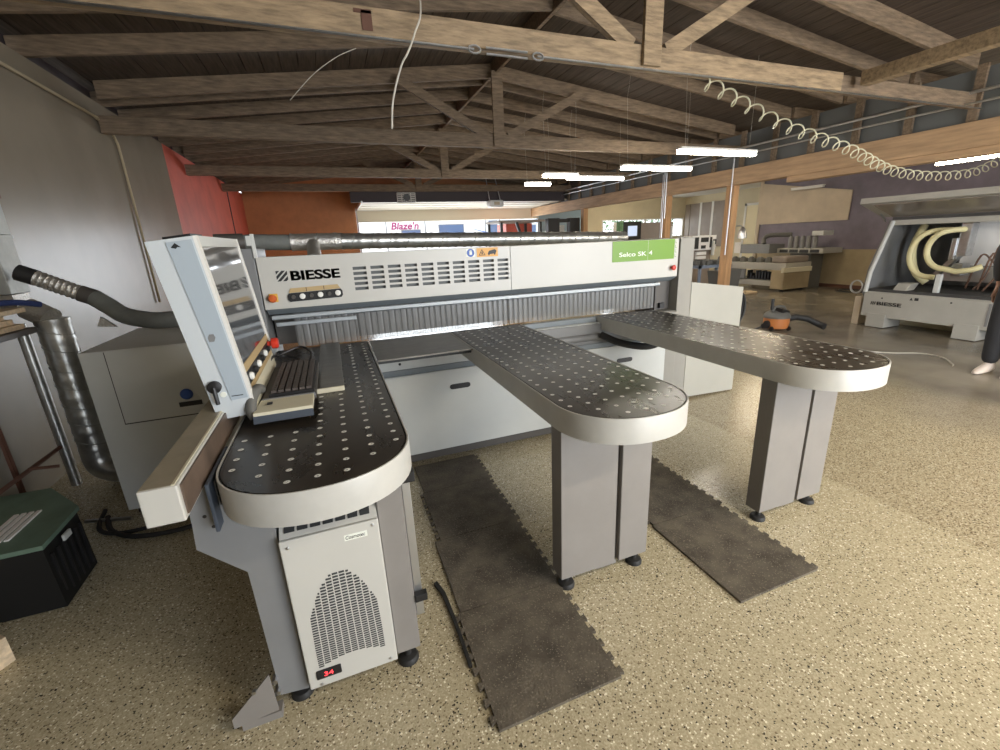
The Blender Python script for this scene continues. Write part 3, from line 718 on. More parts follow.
def nozzle_mb(ps, r=.0095):
    m = MB()
    for x, y in ps:
        c = Vector((x, y, TOPZ - .0005)); n = 12
        o1 = [m.bm.verts.new(c + Vector((r * math.cos(2 * PI * k / n), r * math.sin(2 * PI * k / n), .0018))) for k in range(n)]
        i1 = [m.bm.verts.new(c + Vector((r * .36 * math.cos(2 * PI * k / n), r * .36 * math.sin(2 * PI * k / n), .0022))) for k in range(n)]
        i2 = [m.bm.verts.new(c + Vector((r * .36 * math.cos(2 * PI * k / n), r * .36 * math.sin(2 * PI * k / n), .0008))) for k in range(n)]
        for k in range(n):
            k2 = (k + 1) % n
            m.bm.faces.new((o1[k], o1[k2], i1[k2], i1[k])); m.bm.faces.new((i1[k], i1[k2], i2[k2], i2[k]))
        f = m.bm.faces.new(i2); f.material_index = 1
    return m
TB = [(-.403, .166), (.735, 1.297), (1.960, 2.530)]
for (xl, xr) in TB:
    t, pos = table(xl, xr, 1.435, .273, saw, '')
    if xl < 0: pos = [p for p in pos if not (p[1] > 1.62 and p[0] < -.12) and not (p[1] > 1.98 and p[0] < .01)]
    for p in pos[:30]: nozzle_mb([p]).build('air_nozzle', [M['nozzle'], M['black']], t)
    nozzle_mb(pos[30:]).build('air_nozzle_field', [M['nozzle'], M['black']], t, kind='stuff')

# table legs T2, T3
def foot(x, y, parent):
    f = MB(); f.lathe([(.040, 0), (.040, .012), (.034, .022), (.013, .028), (.013, .075)], (x, y, 0), 24)
    f.build('levelling_foot', M['blackrub'], parent, smooth=True)
for (a, g0, g1, b_) in ((.780, 1.066, 1.090, 1.250), (2.012, 2.284, 2.306, 2.497)):
    l = MB().box(a, g0, 1.46, 1.55, .070, .849, .003).build('table_leg', M['grey'], saw)
    MB().box(g1, b_, 1.46, 1.55, .072, .849, .003).build('side_plate', M['grey'], l)
    MB().box(g0, g1, 1.485, 1.545, .070, .849).build('groove', M['greydark'], l)
    MB().box(g0 - .09, g1 - .005, 1.475, 1.545, .052, .072).build('bottom_bracket', M['grey'], l)
    foot(a + .045, 1.50, l); foot(b_ - .042, 1.50, l)
# left table support frame
fr = MB().poly([(-.484, 1.38, .925), (-.488, 1.38, .800), (-.494, 1.38, .718), (-.38, 1.38, .597), (-.374, 1.38, .073), (-.284, 1.38, .061), (-.279, 1.38, .849), (-.405, 1.38, .849), (-.405, 1.38, .925)], (0, .11, 0)).build('support_frame', M['bluegrey'], saw)
for x, z in ((-.452, .822), (-.436, .783), (-.372, .83)): MB().lathe([(.0055, 0), (.0055, .0012)], (x, 1.38, z), 12, 'y').build('bolt_hole', M['black'], fr)
foot(-.315, 1.43, fr)
MB().box(-.418, -.408, 1.33, 1.60, .79, .945, .002).build('side_plate', M['naviedge'], fr)
fc = MB().box(.030, .118, 1.38, 1.50, .070, .849, .003).build('table_leg', M['grey'], saw)
MB().box(.121, .150, 1.40, 1.47, .20, .835, .002).build('side_rail', M['alu'], fc)
MB().box(.108, .162, 1.33, 1.42, .81, .847, .004).build('end_cap', M['black'], fc)
MB().box(.119, .165, 1.37, 1.399, .285, .315, .003).build('latch', M['black'], fc)
foot(.07, 1.41, fc)
MB().box(-.277, .028, 1.56, 2.9, .10, .848, .004).build('electrics_box', M['grey'], saw)
# triangular sheet foot
tf = MB().poly([(-.520, 1.35, .031), (-.519, 1.35, .072), (-.42, 1.35, .171), (-.387, 1.35, .205), (-.382, 1.35, .045)], (0, .006, 0)).build('floor_bracket', M['grey'], saw)
for bx_, by_, bz_, br_, bl_ in ((-.435, 1.345, .168, .007, .012), (-.379, 1.395, .15, .009, .03), (-.379, 1.395, .10, .009, .03)):
    MB().lathe([(br_, 0), (br_, bl_)], (bx_, by_, bz_), 10, 'y').build('bolt', M['steel'], tf)
MB().box(-.50, -.376, 1.357, 1.40, 0.0, .03).build('floor_flange', M['grey'], tf)

M['fencetop'] = mat('tan_fence_top', (0.36, 0.32, 0.24), 0.4, noise=(7, .15))  # tan tone for the fence top, darker than its front
# side fence
fe0 = None
fe = MB().box(-.517, -.432, 1.20, 2.98, .918, 1.020, .004).build('side_fence', M['cover'], saw)
MB().box(-.514, -.446, 1.206, 2.98, 1.0202, 1.0212).build('top_plate', M['fencetop'], fe)
MB().box(-.445, -.438, 1.203, 2.98, 1.0202, 1.023).build('guide_rail', M['cream'], fe)
MB().box(-.4315, -.427, 1.215, 2.98, .93, 1.014).build('fence_face', M['fenceface'], fe)
MB().box(-.136, -.020, 2.03, 3.05, .9505, .972, .002).build('alignment_plate', M['plate'], saw)
MB().box(-.136, -.020, 2.018, 2.029, .9505, .973, .002).build('plate_edge', M['cream'], saw)

# strip plate, under-table parts and front panels
MB().box(.172, .732, 2.50, 3.085, .938, .948, .001).build('support_plate', M['plate'], saw)
MB().box(.172, .732, 2.53, 2.56, .917, .937).build('plate_bracket', M['slot'], saw)
MB().box(.11, 2.70, 3.001, 3.08, .80, .905, .004).build('base_beam', M['cabpaint'], saw)
MB().box(1.31, 1.955, 3.04, 3.08, .906, .947, .003).build('table_joint_rail', M['steelblue'], saw)
m = MB(); m.tube([(1.31, 2.97, .80), (1.95, 2.97, .80)], .028, 14); m.build('round_rail', M['bluegrey'], saw, smooth=True)
m = MB(); m.tube([(1.93, 2.93, .82), (2.02, 2.80, .77), (2.2, 2.72, .735), (2.4, 2.76, .75), (2.55, 2.85, .80)], .028, 10); m.build('cable_loop', M['blackrub'], saw, smooth=True)
def hatch(x0, x1, hx, lab):
    p = MB().box(x0, x1, 2.95, 2.965, .10, .705, .003).build('front_panel', M['cabpaint'], saw)
    h = MB(); h.poly([(hx + .018, 2.945, .555), (hx + .137, 2.945, .555), (hx + .150, 2.945, .561), (hx + .155, 2.945, .574), (hx + .150, 2.945, .587), (hx + .137, 2.945, .592), (hx + .018, 2.945, .592), (hx + .005, 2.945, .587), (hx, 2.945, .574), (hx + .005, 2.945, .561)], (0, .006, 0)).build('recessed_handle', M['black'], p)
    return p
hatch(.03, 1.58, .675, ''); hatch(1.585, 2.60, 2.10, '')
MB().box(.03, 2.60, 2.966, 2.998, .70, .743).build('panel_ledge', M['steelblue'], saw)
MB().box(.03, 1.0, 2.975, 2.999, .744, .90).build('upper_strip', M['cabpaint'], saw)
MB().box(1.0, 2.60, 2.975, 2.999, .744, .90).build('upper_strip', M['bluegrey'], saw)
MB().lathe([(.009, 0), (.009, .003)], (.345, 2.975, .785), 14, 'y').lathe([(.009, 0), (.009, .003)], (1.71, 2.975, .80), 14, 'y').build('bolt_hole', M['black'], saw)
MB().box(-.38, 2.72, 3.0, 3.5, .02, .798).build('base_frame', M['greydark'], saw)
MB().box(2.605, 2.72, 2.96, 3.0, .02, .93, .003).build('corner_post', M['upright'], saw)
MB().box(2.535, 2.72, 2.99, 3.085, .905, .935, .002).build('rear_support', M['upright'], saw)

# right-hand end cabinet
ec = thing('end_cabinet', 'cream painted end cabinet standing right of the saw upright', 'cabinet', (3.36, 3.3, 0))
MB().poly([(3.03, 3.15, .03), (3.672, 3.15, .01), (3.672, 3.15, 1.053), (3.03, 3.15, 1.142)], (0, .35, 0)).build('body', M['endcab'], ec)
MB().box(3.06, 3.64, 3.2, 3.45, 0, .012).build('plinth', M['black'], ec)
# cable coil hung at its right side
m = MB()
for k in range(3):
    rx, rz = .12 - .01 * k, .17 - .012 * k
    m.tube([(3.80 + rx * math.cos(a * PI / 12), 3.32 + .02 * k, .82 + rz * math.sin(a * PI / 12)) for a in range(25)], .012, 8)
m.tube([(3.69, 3.33, .95), (3.80, 3.33, .98)], .01, 8)
m.tube([(3.86, 3.32, .68), (4.2, 3.6, .3), (4.8, 4.2, .02), (5.6, 4.8, .02), (6.15, 5.05, .02), (6.38, 5.06, .06)], .016, 8)
o = m.build('cable_coil', M['blackrub'], smooth=True); tag(recenter(o), 'black hose coiled beside the cream end cabinet, trailing to the vacuum', 'hose')

# chiller unit
ch = thing('cooling_unit', 'light grey panel cooling unit with fan-shaped grille and red display', 'cooling unit', (-.12, 1.36, .08))
MB().poly([(-.272, 1.36, .083), (-.272, 1.36, .696), (-.272, 1.365, .700), (-.272, 1.46, .770), (-.272, 1.55, .770), (-.272, 1.55, .083)], (.299, 0, 0)).build('casing', M['cover'], ch)
fp = MB().box(-.275, .028, 1.348, 1.360, .080, .694, .004).build('front_panel', M['cover'], ch)
gr = MB()
xc = -.122; hw = .106
z = .165
for r_ in range(44):
    pitch = .0088 + .0040 * (z - .16) / .37; hgt = pitch * .58
    t_ = (z - .165) / .36
    for k in range(10):
        fan = 1 + .10 * (1 - t_)
        xa = xc + (k - 5) * hw / 5 * fan + .0019; xb = xc + (k - 4) * hw / 5 * fan - .0019
        um = ((xa + xb) / 2 - xc) / hw
        zz = z + .024 * (1 - um * um)
        q = (.537 - zz) / .175
        if q <= 0: continue
        lim = hw * 1.06 * min(1, q ** .5)
        xa2, xb2 = max(xa, xc - lim), min(xb, xc + lim)
        if xb2 - xa2 < .005: continue
        gr.box(xa2, xb2, 1.3472, 1.349, zz, zz + hgt)
    z += pitch
    if z > .535: break
gr.build('grille', M['slot'], fp)
tv = MB()
for k in range(7):
    for j in range(2):
        xa = -.258 + k * .0385; ya = 1.372 + j * .036
        za = .700 + (ya - 1.365) * .737 + .0012
        tv.poly([(xa, ya, za), (xa + .031, ya, za), (xa + .033, ya + .028, za + .0206), (xa, ya + .028, za + .0206)], (0, -.0005, .001))
tv.build('top_vent', M['slot'], ch)
dp = MB().box(-.247, -.165, 1.343, 1.348, .118, .155, .004).build('display', M['black'], fp)
text('digits', '34', .030, .017, M['led'], dp, (-.222, 1.3425, .128))
stk = MB().box(-.085, -.012, 1.3475, 1.348, .640, .662).build('maker_sticker', M['signwhite'], fp)
text('lettering', 'Cosmotec', .062, .013, M['ink'], stk, (-.081, 1.3472, .645), shear=.25)
sc = MB()
for x, z in ((-.252, .668), (.008, .676), (-.236, .093), (.002, .10)): sc.lathe([(.005, 0), (.005, .003), (.002, .004)], (x, 1.348, z), 12, 'y')
sc.build('screw', M['steel'], fp)
MB().box(-.20, -.05, 1.36, 1.36 + .08, .07, .0825).build('lower_bracket', M['bluegrey'], ch)

# operator console
co = thing('control_console', 'pale blue-grey leaning operator console with tall screen beside the left table', 'console', (-.43, 2.0, 1.0))
Y0, Y1 = 1.75, 2.47
prof = [(-.536, 1.610), (-.404, 1.625), (-.336, .996), (-.455, .990)]
MB().poly([(x, Y0, z) for x, z in prof], (0, Y1 - Y0, 0)).build('housing', M['console'], co)
MB().poly([(-.480, Y0 - .004, 1.606), (-.408, Y0 - .004, 1.614), (-.347, Y0 - .004, 1.062), (-.400, Y0 - .004, 1.058)], (0, .0042, 0)).build('side_inset', M['console2'], co)
P0 = Vector((-.404, 0, 1.625)); dn = (Vector((-.336, 0, 1.0)) - P0).normalized(); nn = Vector((-dn.z, 0, dn.x))
def face(y0, y1, s0, s1, h0, h1):
    pts = []
    for (y, s_) in ((y0, s0), (y1, s0), (y1, s1), (y0, s1)):
        p = P0 + dn * s_ + nn * h0; pts.append((p.x, y, p.z))
    return MB().poly(pts, nn * (h1 - h0))
face(Y0, Y0 + .03, 0, .60, .0, .010).build('bezel_edge', M['trim'], co)
face(Y1 - .022, Y1, 0, .50, .0, .010).build('bezel_edge', M['trim'], co)
face(Y0 + .03, Y1 - .022, 0, .035, .0, .008).build('bezel_top', M['cabpaint'], co)
sc_ = face(Y0 + .03, Y1 - .022, .036, .455, .0, .004).build('screen', M['screen'], co)
face(Y0 + .03, Y1 - .022, .456, .488, .0, .005).build('label_strip', M['ochre'], co)
kp = face(Y0 + .03, Y1 - .022, .489, .535, .0, .006).build('switch_panel', M['black'], co)
for k in range(6):
    y = Y0 + .09 + k * .1; p = P0 + dn * .512 + nn * .006
    MB().lathe([(.015, 0), (.015, .008), (.010, .013)], (p.x, y, p.z), 16, 'x').build('rotary_switch', M['nozzle'] if k % 2 == 0 else M['black'], kp, smooth=True)
face(Y0 + .03, Y1 - .022, .536, .556, .0, .005).build('label_strip', M['ochre'], co)
face(Y0 + .03, Y1 - .022, .557, .62, .0, .006).build('lower_fascia', M['cream'], co)
p = P0 + dn * .50 + nn * .006
eb = MB().lathe([(.013, 0), (.013, .015), (.026, .018), (.027, .04), (.02, .048)], (p.x, 2.40, p.z), 20, 'x').build('emergency_button', M['red'], co, smooth=True)
ks = MB(); ks.lathe([(.022, 0), (.022, .012), (.012, .016)], (-.442, Y0, 1.115), 24, 'y').build('key_switch', M['black'], co, smooth=True)
MB().tube([(-.442, Y0 - .016, 1.115), (-.440, Y0 - .022, 1.09), (-.439, Y0 - .02, 1.055)], .007, 8).build('key_lever', M['black'], co, smooth=True)
MB().lathe([(.010, 0), (.010, .003)], (-.421, Y0, 1.083), 16, 'y').build('white_cap', M['signwhite'], co)
MB().poly([(-.468, Y0 - .0055, 1.590), (-.455, Y0 - .0055, 1.604), (-.44, Y0 - .0055, 1.590), (-.45, Y0 - .0055, 1.592), (-.455, Y0 - .0055, 1.586)], (0, .001, 0)).build('arrow_mark', M['ink'], co)
MB().box(-.397, -.360, Y0 - .0052, Y0 - .0043, 1.0725, 1.0755).build('type_label', M['ink'], co)
MB().poly([(-.425, Y0 - .0052, 1.276), (-.41, Y0 - .0052, 1.276), (-.404, Y0 - .0052, 1.29), (-.408, Y0 - .0052, 1.302), (-.421, Y0 - .0052, 1.302), (-.427, Y0 - .0052, 1.29)], (0, .001, 0)).build('stamp_mark', M['bluegrey'], co)
MB().box(-.53, -.42, 2.45, 2.56, .92 + .12, 1.5).build('mounting_arm', M['bluegrey'], co)
MB().poly([(-.50, 1.80, 1.612), (-.42, 1.80, 1.622), (-.42, 1.95, 1.622), (-.50, 1.95, 1.612)], (0, 0, .012)).build('top_cap', M['black'], co)
# keyboard tray
MB().poly([(-.335, 1.70, .992), (-.137, 1.70, .992), (-.135, 1.825, .999), (-.322, 1.825, .999)], (0, 0, .018)).build('tray_front', M['cream'], co)
MB().poly([(-.337, 1.692, .972), (-.137, 1.692, .972), (-.137, 1.699, .998), (-.337, 1.699, .998)], (0, .006, 0)).build('tray_edge', M['naviedge'], co)
MB().box(-.335, -.128, 1.83, 2.40, .992, 1.006, .003).build('tray_shelf', M['greydark'], co)
MB().box(-.294, -.276, 1.755, 1.775, 1.0185, 1.0225).build('socket', M['black'], co)
MB().box(-.318, -.130, 1.826, 1.835, 1.007, 1.02).build('hinge', M['bluegrey'], co)
m = MB(); m.tube([(-.335, 1.73, .985), (-.345, 1.74, 1.01), (-.340, 1.77, 1.05), (-.325, 1.80, 1.07), (-.318, 1.84, 1.06)], lambda i: .019, 12); m.build('bellows_hose', M['vacgrey'], co, smooth=True)

kb = thing('keyboard', 'black keyboard lying on the console tray', 'keyboard', (-.21, 2.08, 1.007))
MB().poly([(-.297, 1.845, 1.0075), (-.132, 1.845, 1.0075), (-.132, 2.35, 1.0075), (-.297, 2.35, 1.0075)], (0, 0, .022)).build('case', M['black'], kb)
kk = MB()
for i in range(6):
    for j in range(17):
        x = -.288 + i * .0255; y = 1.856 + j * .0288
        w2, h2 = (.019, .0225)
        kk.poly([(x, y, 1.030), (x + w2, y, 1.030), (x + w2, y + h2, 1.030), (x, y + h2, 1.030)], (0, 0, .011))
kk.build('keycaps', M['keys'], kb)
m = MB(); m.tube([(-.20, 2.352, 1.02), (-.22, 2.42, 1.03), (-.29, 2.48, 1.04), (-.33, 2.42, 1.06), (-.345, 2.30, 1.05)], .006, 8).tube([(-.17, 2.352, 1.02), (-.16, 2.44, 1.05), (-.21, 2.53, 1.07), (-.30, 2.50, 1.05), (-.345, 2.46, 1.03)], .006, 8)
m.build('cord', M['black'], kb, smooth=True)

# ducts on the saw
def spiral_duct(path, r, parent, name='duct', m=M['galv'], pitch=.14):
    P = [Vector(p) for p in path]; out = []
    for i in range(len(P) - 1):
        n = max(2, int((P[i + 1] - P[i]).length / .02))
        for k in range(n): out.append(P[i].lerp(P[i + 1], k / n))
    out.append(P[-1])
    d = 0; rad = []
    for i, p in enumerate(out):
        if i: d += (p - out[i - 1]).length
        rad.append(r + (.004 if (d % pitch) < .02 else 0))
    pipe = MB().tube(out, lambda i: rad[i], 20).build(name, m, parent, smooth=True)
    d = 0; nxt = pitch * .5; sm = MB()
    for i in range(1, len(out)):
        d += (out[i] - out[i - 1]).length
        if d >= nxt:
            nxt += pitch; t = (out[i] - out[i - 1]).normalized(); a = Vector((0, 0, 1)) if abs(t.z) < .9 else Vector((1, 0, 0)); a = (a - t * a.dot(t)).normalized(); c2 = t.cross(a)
            sm.tube([out[i] + (a * math.cos(2 * PI * k / 24) + c2 * math.sin(2 * PI * k / 24)) * (r + .002) + t * math.cos(2 * PI * k / 24) * r * .35 for k in range(25)], .0028, 5, cap=False)
    sm.build('seam', M['galvdull'], pipe)
    return pipe
du = thing('extraction_duct', 'galvanised spiral duct lying along the back of the saw beam', 'duct', (.5, 3.7, 1.53))
spiral_duct([(.10, 3.70, 1.615), (1.2, 3.74, 1.590), (2.75, 3.80, 1.552)], .058, du, 'spiral_pipe')
spiral_duct([(-.25, 3.70, 1.62), (.10, 3.70, 1.617)], .060, du, 'tee_pipe', M['foil'], .3)
MB().tube([(-.10, 3.66, 1.60), (-.10, 3.57, 1.54), (-.10, 3.52, 1.50)], .046, 16).build('branch_pipe', M['foil'], du, smooth=True)
MB().tube([(-.70, 3.66, 1.625), (-.5, 3.68, 1.63), (-.25, 3.70, 1.62)], .055, 16).build('fabric_sleeve', M['hosegrey'], du, smooth=True)
MB().tube([(-.72, 3.64, 1.63), (-.55, 3.68, 1.63)], .062, 16).build('cuff', M['greydark'], du, smooth=True)
MB().tube([(-.71, 3.66, 1.615), (-.85, 3.7, 1.5), (-.95, 3.75, 1.3), (-.95, 3.78, 1.07)], .055, 14).build('down_hose', M['hosegrey'], du, smooth=True)

# left machine cabinet
mc = thing('machine_cabinet', 'pale grey machine cabinet left of the console with blue knob', 'cabinet', (-.95, 3.3, 0))
MB().box(-1.392, -.52, 3.10, 3.98, .045, 1.058, .004).build('body', M['cabpaint'], mc)
MB().box(-1.36, -.56, 3.14, 3.9, 0, .045).build('plinth', M['black'], mc)
dr = MB().box(-1.272, -.53, 3.094, 3.10, .612, 1.050, .002).build('door', M['cabpaint'], mc)
MB().box(-1.276, -1.2715, 3.096, 3.0995, .61, 1.05).box(-1.276, -.53, 3.096, 3.0995, .606, .6115).build('door_gap', M['ink'], mc)
MB().lathe([(.034, 0), (.034, .006), (.026, .02), (.02, .022)], (-.935, 3.094, .745), 28, 'y').build('blue_knob', M['blue'], dr, smooth=True)
MB().box(-.985, -.865, 3.088, 3.094, .668, .698, .002).build('slot_handle', M['black'], dr)
# hose from cabinet top to the wall duct
gh = thing('suction_hose', 'grey fabric hose with foil-taped joint sagging from the wall duct', 'hose', (-1.2, 3.75, 1.1))
MB().tube([(-1.84, 3.75, 1.50), (-1.76, 3.75, 1.46)], .052, 16).build('black_cuff', M['blackrub'], gh, smooth=True)
m = MB()
pp = [Vector((-1.76, 3.75, 1.46)).lerp(Vector((-1.56, 3.75, 1.345)), k / 24) for k in range(25)]
m.tube(pp, lambda i: .048 + (.005 if i % 3 == 0 else 0), 16).build('foil_joint', M['foil'], gh, smooth=True)
MB().tube([(-1.565, 3.75, 1.348), (-1.49, 3.75, 1.31)], .055, 16).build('grey_cuff', M['greydark'], gh, smooth=True)
MB().tube([(-1.50, 3.75, 1.315), (-1.42, 3.72, 1.25), (-1.34, 3.68, 1.19), (-1.22, 3.64, 1.155), (-1.10, 3.60, 1.145), (-.9, 3.6, 1.16), (-.7, 3.62, 1.25), (-.62, 3.64, 1.4), (-.66, 3.65, 1.55)], .056, 18).build('hose', M['hosegrey'], gh, smooth=True)
MB().poly([(-1.47, 3.6, 1.14), (-1.44, 3.6, 1.20), (-1.41, 3.6, 1.17), (-1.37, 3.6, 1.125)], (0, .02, 0)).build('foil_scrap', M['foil'], gh)

# wall ducts on the left
wd = thing('wall_duct', 'square galvanised duct dropping down the left wall', 'duct', (-1.93, 3.8, 1.3))
b = MB()
for k in range(6):
    z = 1.37 + k * .36
    b.box(-2.07, -1.88, 3.70, 3.90, z, z + .352, .004).box(-2.075, -1.875, 3.695, 3.905, z + .340, z + .356)
b.build('sheet_sections', M['galvdull'], wd)
MB().poly([(-2.07, 3.70, 1.365), (-1.88, 3.70, 1.365), (-1.88, 3.72, 1.25), (-1.98, 3.72, 1.25)], (0, .17, 0)).build('reducer', M['foil'], wd)
MB().box(-2.076, -1.872, 3.692, 3.91, 1.95, 1.985).build('brown_strap', M['rust'], wd)
sp = thing('floor_duct', 'spiral galvanised duct standing by the grey cabinet with an elbow at the floor', 'duct', (-1.78, 3.7, 0))
spiral_duct([(-1.74, 3.72, 1.20), (-1.74, 3.72, .26)], .086, sp, 'spiral_pipe', pitch=.13)
MB().tube([(-1.74, 3.72, .27), (-1.74, 3.72, .20), (-1.72, 3.71, .14), (-1.66, 3.70, .10), (-1.58, 3.68, .09), (-1.48, 3.66, .09)], .088, 20).build('elbow', M['galv'], sp, smooth=True)
MB().tube([(-1.74, 3.72, 1.20), (-1.86, 3.77, 1.27)], .07, 16).build('foil_collar', M['foil'], sp, smooth=True)
o = MB().tube([(-1.91, 3.73, 1.18), (-1.91, 3.73, .02)], .03, 18).build('drop_pipe', M['galv'], smooth=True); tag(recenter(o), 'smooth round metal pipe left of the spiral floor duct', 'pipe')
o = MB().tube([(-2.085, 2.9, 1.0), (-2.08, 3.1, .80), (-2.08, 3.2, .72), (-2.08, 3.35, .70)], .004, 6).build('thin_wire', M['wire']); tag(recenter(o), 'thin wire curving on the lower left wall', 'wire')

# wooden rack with boards at left edge
rk = thing('board_rack', 'dark shelf with rusty angle leg at the left edge', 'rack', (-1.85, 3.3, 0))
MB().box(-2.09, -1.79, 2.9, 3.66, 1.13, 1.165, .004).build('shelf', M['greydark'], rk)
MB().box(-1.955, -1.94, 3.28, 3.295, 0, 1.13).box(-1.955, -1.93, 3.29, 3.295, 0, 1.13).build('leg', M['rust'], rk)
MB().box(-2.08, -2.05, 2.92, 2.95, 0, 1.13).build('leg', M['rust'], rk)
m = MB(); m.tube([(-1.86, 2.97, .36), (-1.86, 3.60, .36)], .014, 6).tube([(-1.86, 3.25, .37), (-1.74, 3.3, .34)], .01, 6); m.build('cross_bar', M['rust'], rk)
bl = ['pine board at the bottom of the small stack on the left shelf', 'pine board in the middle of the shelf stack', 'short pale block of wood on the shelf stack', 'pine board topmost of the shelf stack']
for k, (x0, x1, y0, y1, z0, h) in enumerate(((-2.08, -1.82, 2.95, 3.60, 1.167, .030), (-2.07, -1.84, 3.0, 3.55, 1.199, .032), (-2.05, -1.85, 3.10, 3.5, 1.233, .030), (-2.08, -1.80, 3.0, 3.62, 1.265, .028))):
    o = MB().box(x0, x1, y0, y1, z0, z0 + h, .003).build('pine_board', M['pine']); tag(recenter(o), bl[k], 'board', 'pine boards on the left shelf')
o = MB().tube([(-2.05, 3.05, 1.315), (-1.95, 3.3, 1.335), (-1.82, 3.55, 1.33), (-1.74, 3.66, 1.30)], .018, 8).build('blue_strap', M['cabblue'], smooth=True); tag(recenter(o), 'dark blue strap draped over the pine boards', 'strap')

# crate
ct = thing('storage_crate', 'black ribbed crate with dull green lid on the floor at left', 'crate', (-1.62, 2.6, 0))
MB().poly([(-1.385, 2.645, .005), (-1.375, 2.32, .005), (-1.60, 2.32, .005), (-2.0, 2.42, .005), (-2.02, 2.95, .005), (-1.62, 2.95, .005)], (-.02, .02, .31)).build('bin', M['crate'], ct)
MB().poly([(-1.395, 2.675, .316), (-1.385, 2.33, .316), (-1.61, 2.325, .316), (-2.03, 2.43, .316), (-2.05, 2.98, .316), (-1.64, 2.98, .316)], (0, 0, .022)).build('lid', M['cratelid'], ct)
m = MB()
for k in range(4): m.box(-1.66 + k * .03, -1.642 + k * .03, 2.44, 2.70, .338, .345)
m.build('lid_ribs', M['paper'], ct)
MB().box(-1.384, -1.372, 2.46, 2.52, .27, .30, .002).build('latch', M['cabpaint'], ct)
m = MB()
for k in range(6): m.box(-1.388, -1.380, 2.36 + k * .05, 2.375 + k * .05, .03, .27)
m.build('ribs', M['black'], ct)
o = MB().poly([(-1.49, 2.10, .0), (-1.43, 2.05, .0), (-1.60, 1.80, .0), (-1.75, 1.95, .0)], (0, 0, .12)).build('cardboard_box', M['pine']); tag(recenter(o), 'corner of a tan box on the floor in front of the black crate', 'box')
o = MB().tube([(-1.5, 3.1, .03), (-1.42, 2.93, .02), (-1.25, 2.80, .02), (-1.0, 2.78, .02), (-.8, 2.9, .02), (-.7, 3.02, .02)], .014, 8).tube([(-1.55, 3.2, .03), (-1.5, 2.98, .02), (-1.35, 2.88, .02), (-1.1, 2.9, .02), (-.9, 2.98, .02)], .012, 8).build('floor_cable', M['blackrub'], smooth=True)
tag(recenter(o), 'black cables snaking on the floor below the grey cabinet', 'cable')
o = MB().tube([(-1.62, 3.12, .02), (-1.35, 3.02, .03)], .012, 8).build('steel_rod', M['steel']); tag(recenter(o), 'short metal rod lying by the spiral duct elbow', 'rod')

# rubber mats with interlocking teeth
def mat_tile(x0, x1, y0, y1, left, right, front=False, back=False, zt=.012):
    pts = []
    def side(pa, pb, outn):
        pa = Vector(pa); pb = Vector(pb); L_ = (pb - pa).length; n = max(1, int(round(L_ / .066))); d = (pb - pa) / n; o_ = Vector(outn) * .018
        r = []
        for k in range(n):
            s = pa + d * k
            r += [s + d * .22 , s + d * .12 + o_, s + d * .62 + o_, s + d * .52]
        return r
    cs = [Vector((x0, y0)), Vector((x1, y0)), Vector((x1, y1)), Vector((x0, y1))]
    sides = [(0, 1, front, (0, -1)), (1, 2, right, (1, 0)), (2, 3, back, (0, 1)), (3, 0, left, (-1, 0))]
    for a, b_, tooth, on in sides:
        pts.append(cs[a])
        if tooth: pts += side(cs[a], cs[b_], on)
    m = MB(); m.poly([(p.x, p.y, .0005) for p in pts], (0, 0, zt)); return m
labs = ['dark rubber mat tile with toothed edges, frontmost of the left mat row', 'dark rubber mat tile, second from the front in the left mat row', 'dark rubber mat tile, third from the front in the left mat row', 'dark rubber mat tile at the foot of the saw in the left mat row']
ys = [1.01, 1.53, 2.05, 2.56, 2.94]
for k in range(4):
    o = mat_tile(.305 + .012 * k + (.02 if k > 1 else 0), .787 + .010 * k, ys[k], ys[k + 1] - .003, k in (0, 2), True).build('rubber_mat', M['mat']); tag(recenter(o), labs[k], 'mat', 'rubber mat tiles on the floor')
    if k == 0: pass
labs = ['dusty rubber mat tile, frontmost of the mat row between the two right tables', 'dusty rubber mat tile, middle of the mat row between the right tables', 'dusty rubber mat tile, rearmost under the right table edge']
ys = [1.09, 1.68, 2.26, 2.85]
for k in range(3):
    o = mat_tile(1.468 + .012 * k, 1.955 + .018 * k, ys[k], ys[k + 1] - .003, k == 1, True).build('rubber_mat', M['mat']); tag(recenter(o), labs[k], 'mat', 'rubber mat tiles on the floor')
o = MB().poly([(.245, 1.745, .001), (.262, 1.755, .001), (.283, 1.67, .001), (.290, 1.50, .001), (.291, 1.27, .001), (.278, 1.27, .001), (.276, 1.50, .001), (.266, 1.66, .001)], (0, 0, .014)).build('mat_edge_strip', M['blackrub']); tag(recenter(o), 'loose black edging strip beside the left rubber mat', 'strip')

# ------------------------------------------------------------------ CNC machine right
cn = thing('edge_machine', 'large open grey woodworking machine with raised hood at right', 'machine', (8.8, 3.2, 0))
Ya, Yb_ = 1.6, 4.56
MB().poly([(8.0, Ya, .17), (8.0, Ya, .535), (8.03, Ya, .56), (8.75, Ya, .56), (8.75, Ya, .17)], (0, Yb_ - Ya, 0)).build('lower_cabinet', M['cncpaint'], cn)
for y in (4.20, 3.10, 1.8): MB().box(8.0 - .02, 8.4, y, y + .26, .01, .22, .004).build('foot_block', M['cncpaint'], cn)
MB().poly([(7.995, Yb_, .535), (8.03, Yb_, .9), (8.35, Yb_, 1.64), (9.4, Yb_, 1.64), (9.4, Yb_, .30), (8.2, Yb_, .30)], (0, .04, 0)).build('end_wall', M['bluegrey'], cn)
m = MB(); m.tube([(7.99, Yb_ - .01, .55), (8.03, Yb_ - .01, .86), (8.35, Yb_ - .01, 1.62)], .03, 10).build('edge_frame', M['cabpaint'], cn)
MB().box(9.3, 9.4, Ya, Yb_, .56, 1.64).build('back_wall', M['bluegrey'], cn)
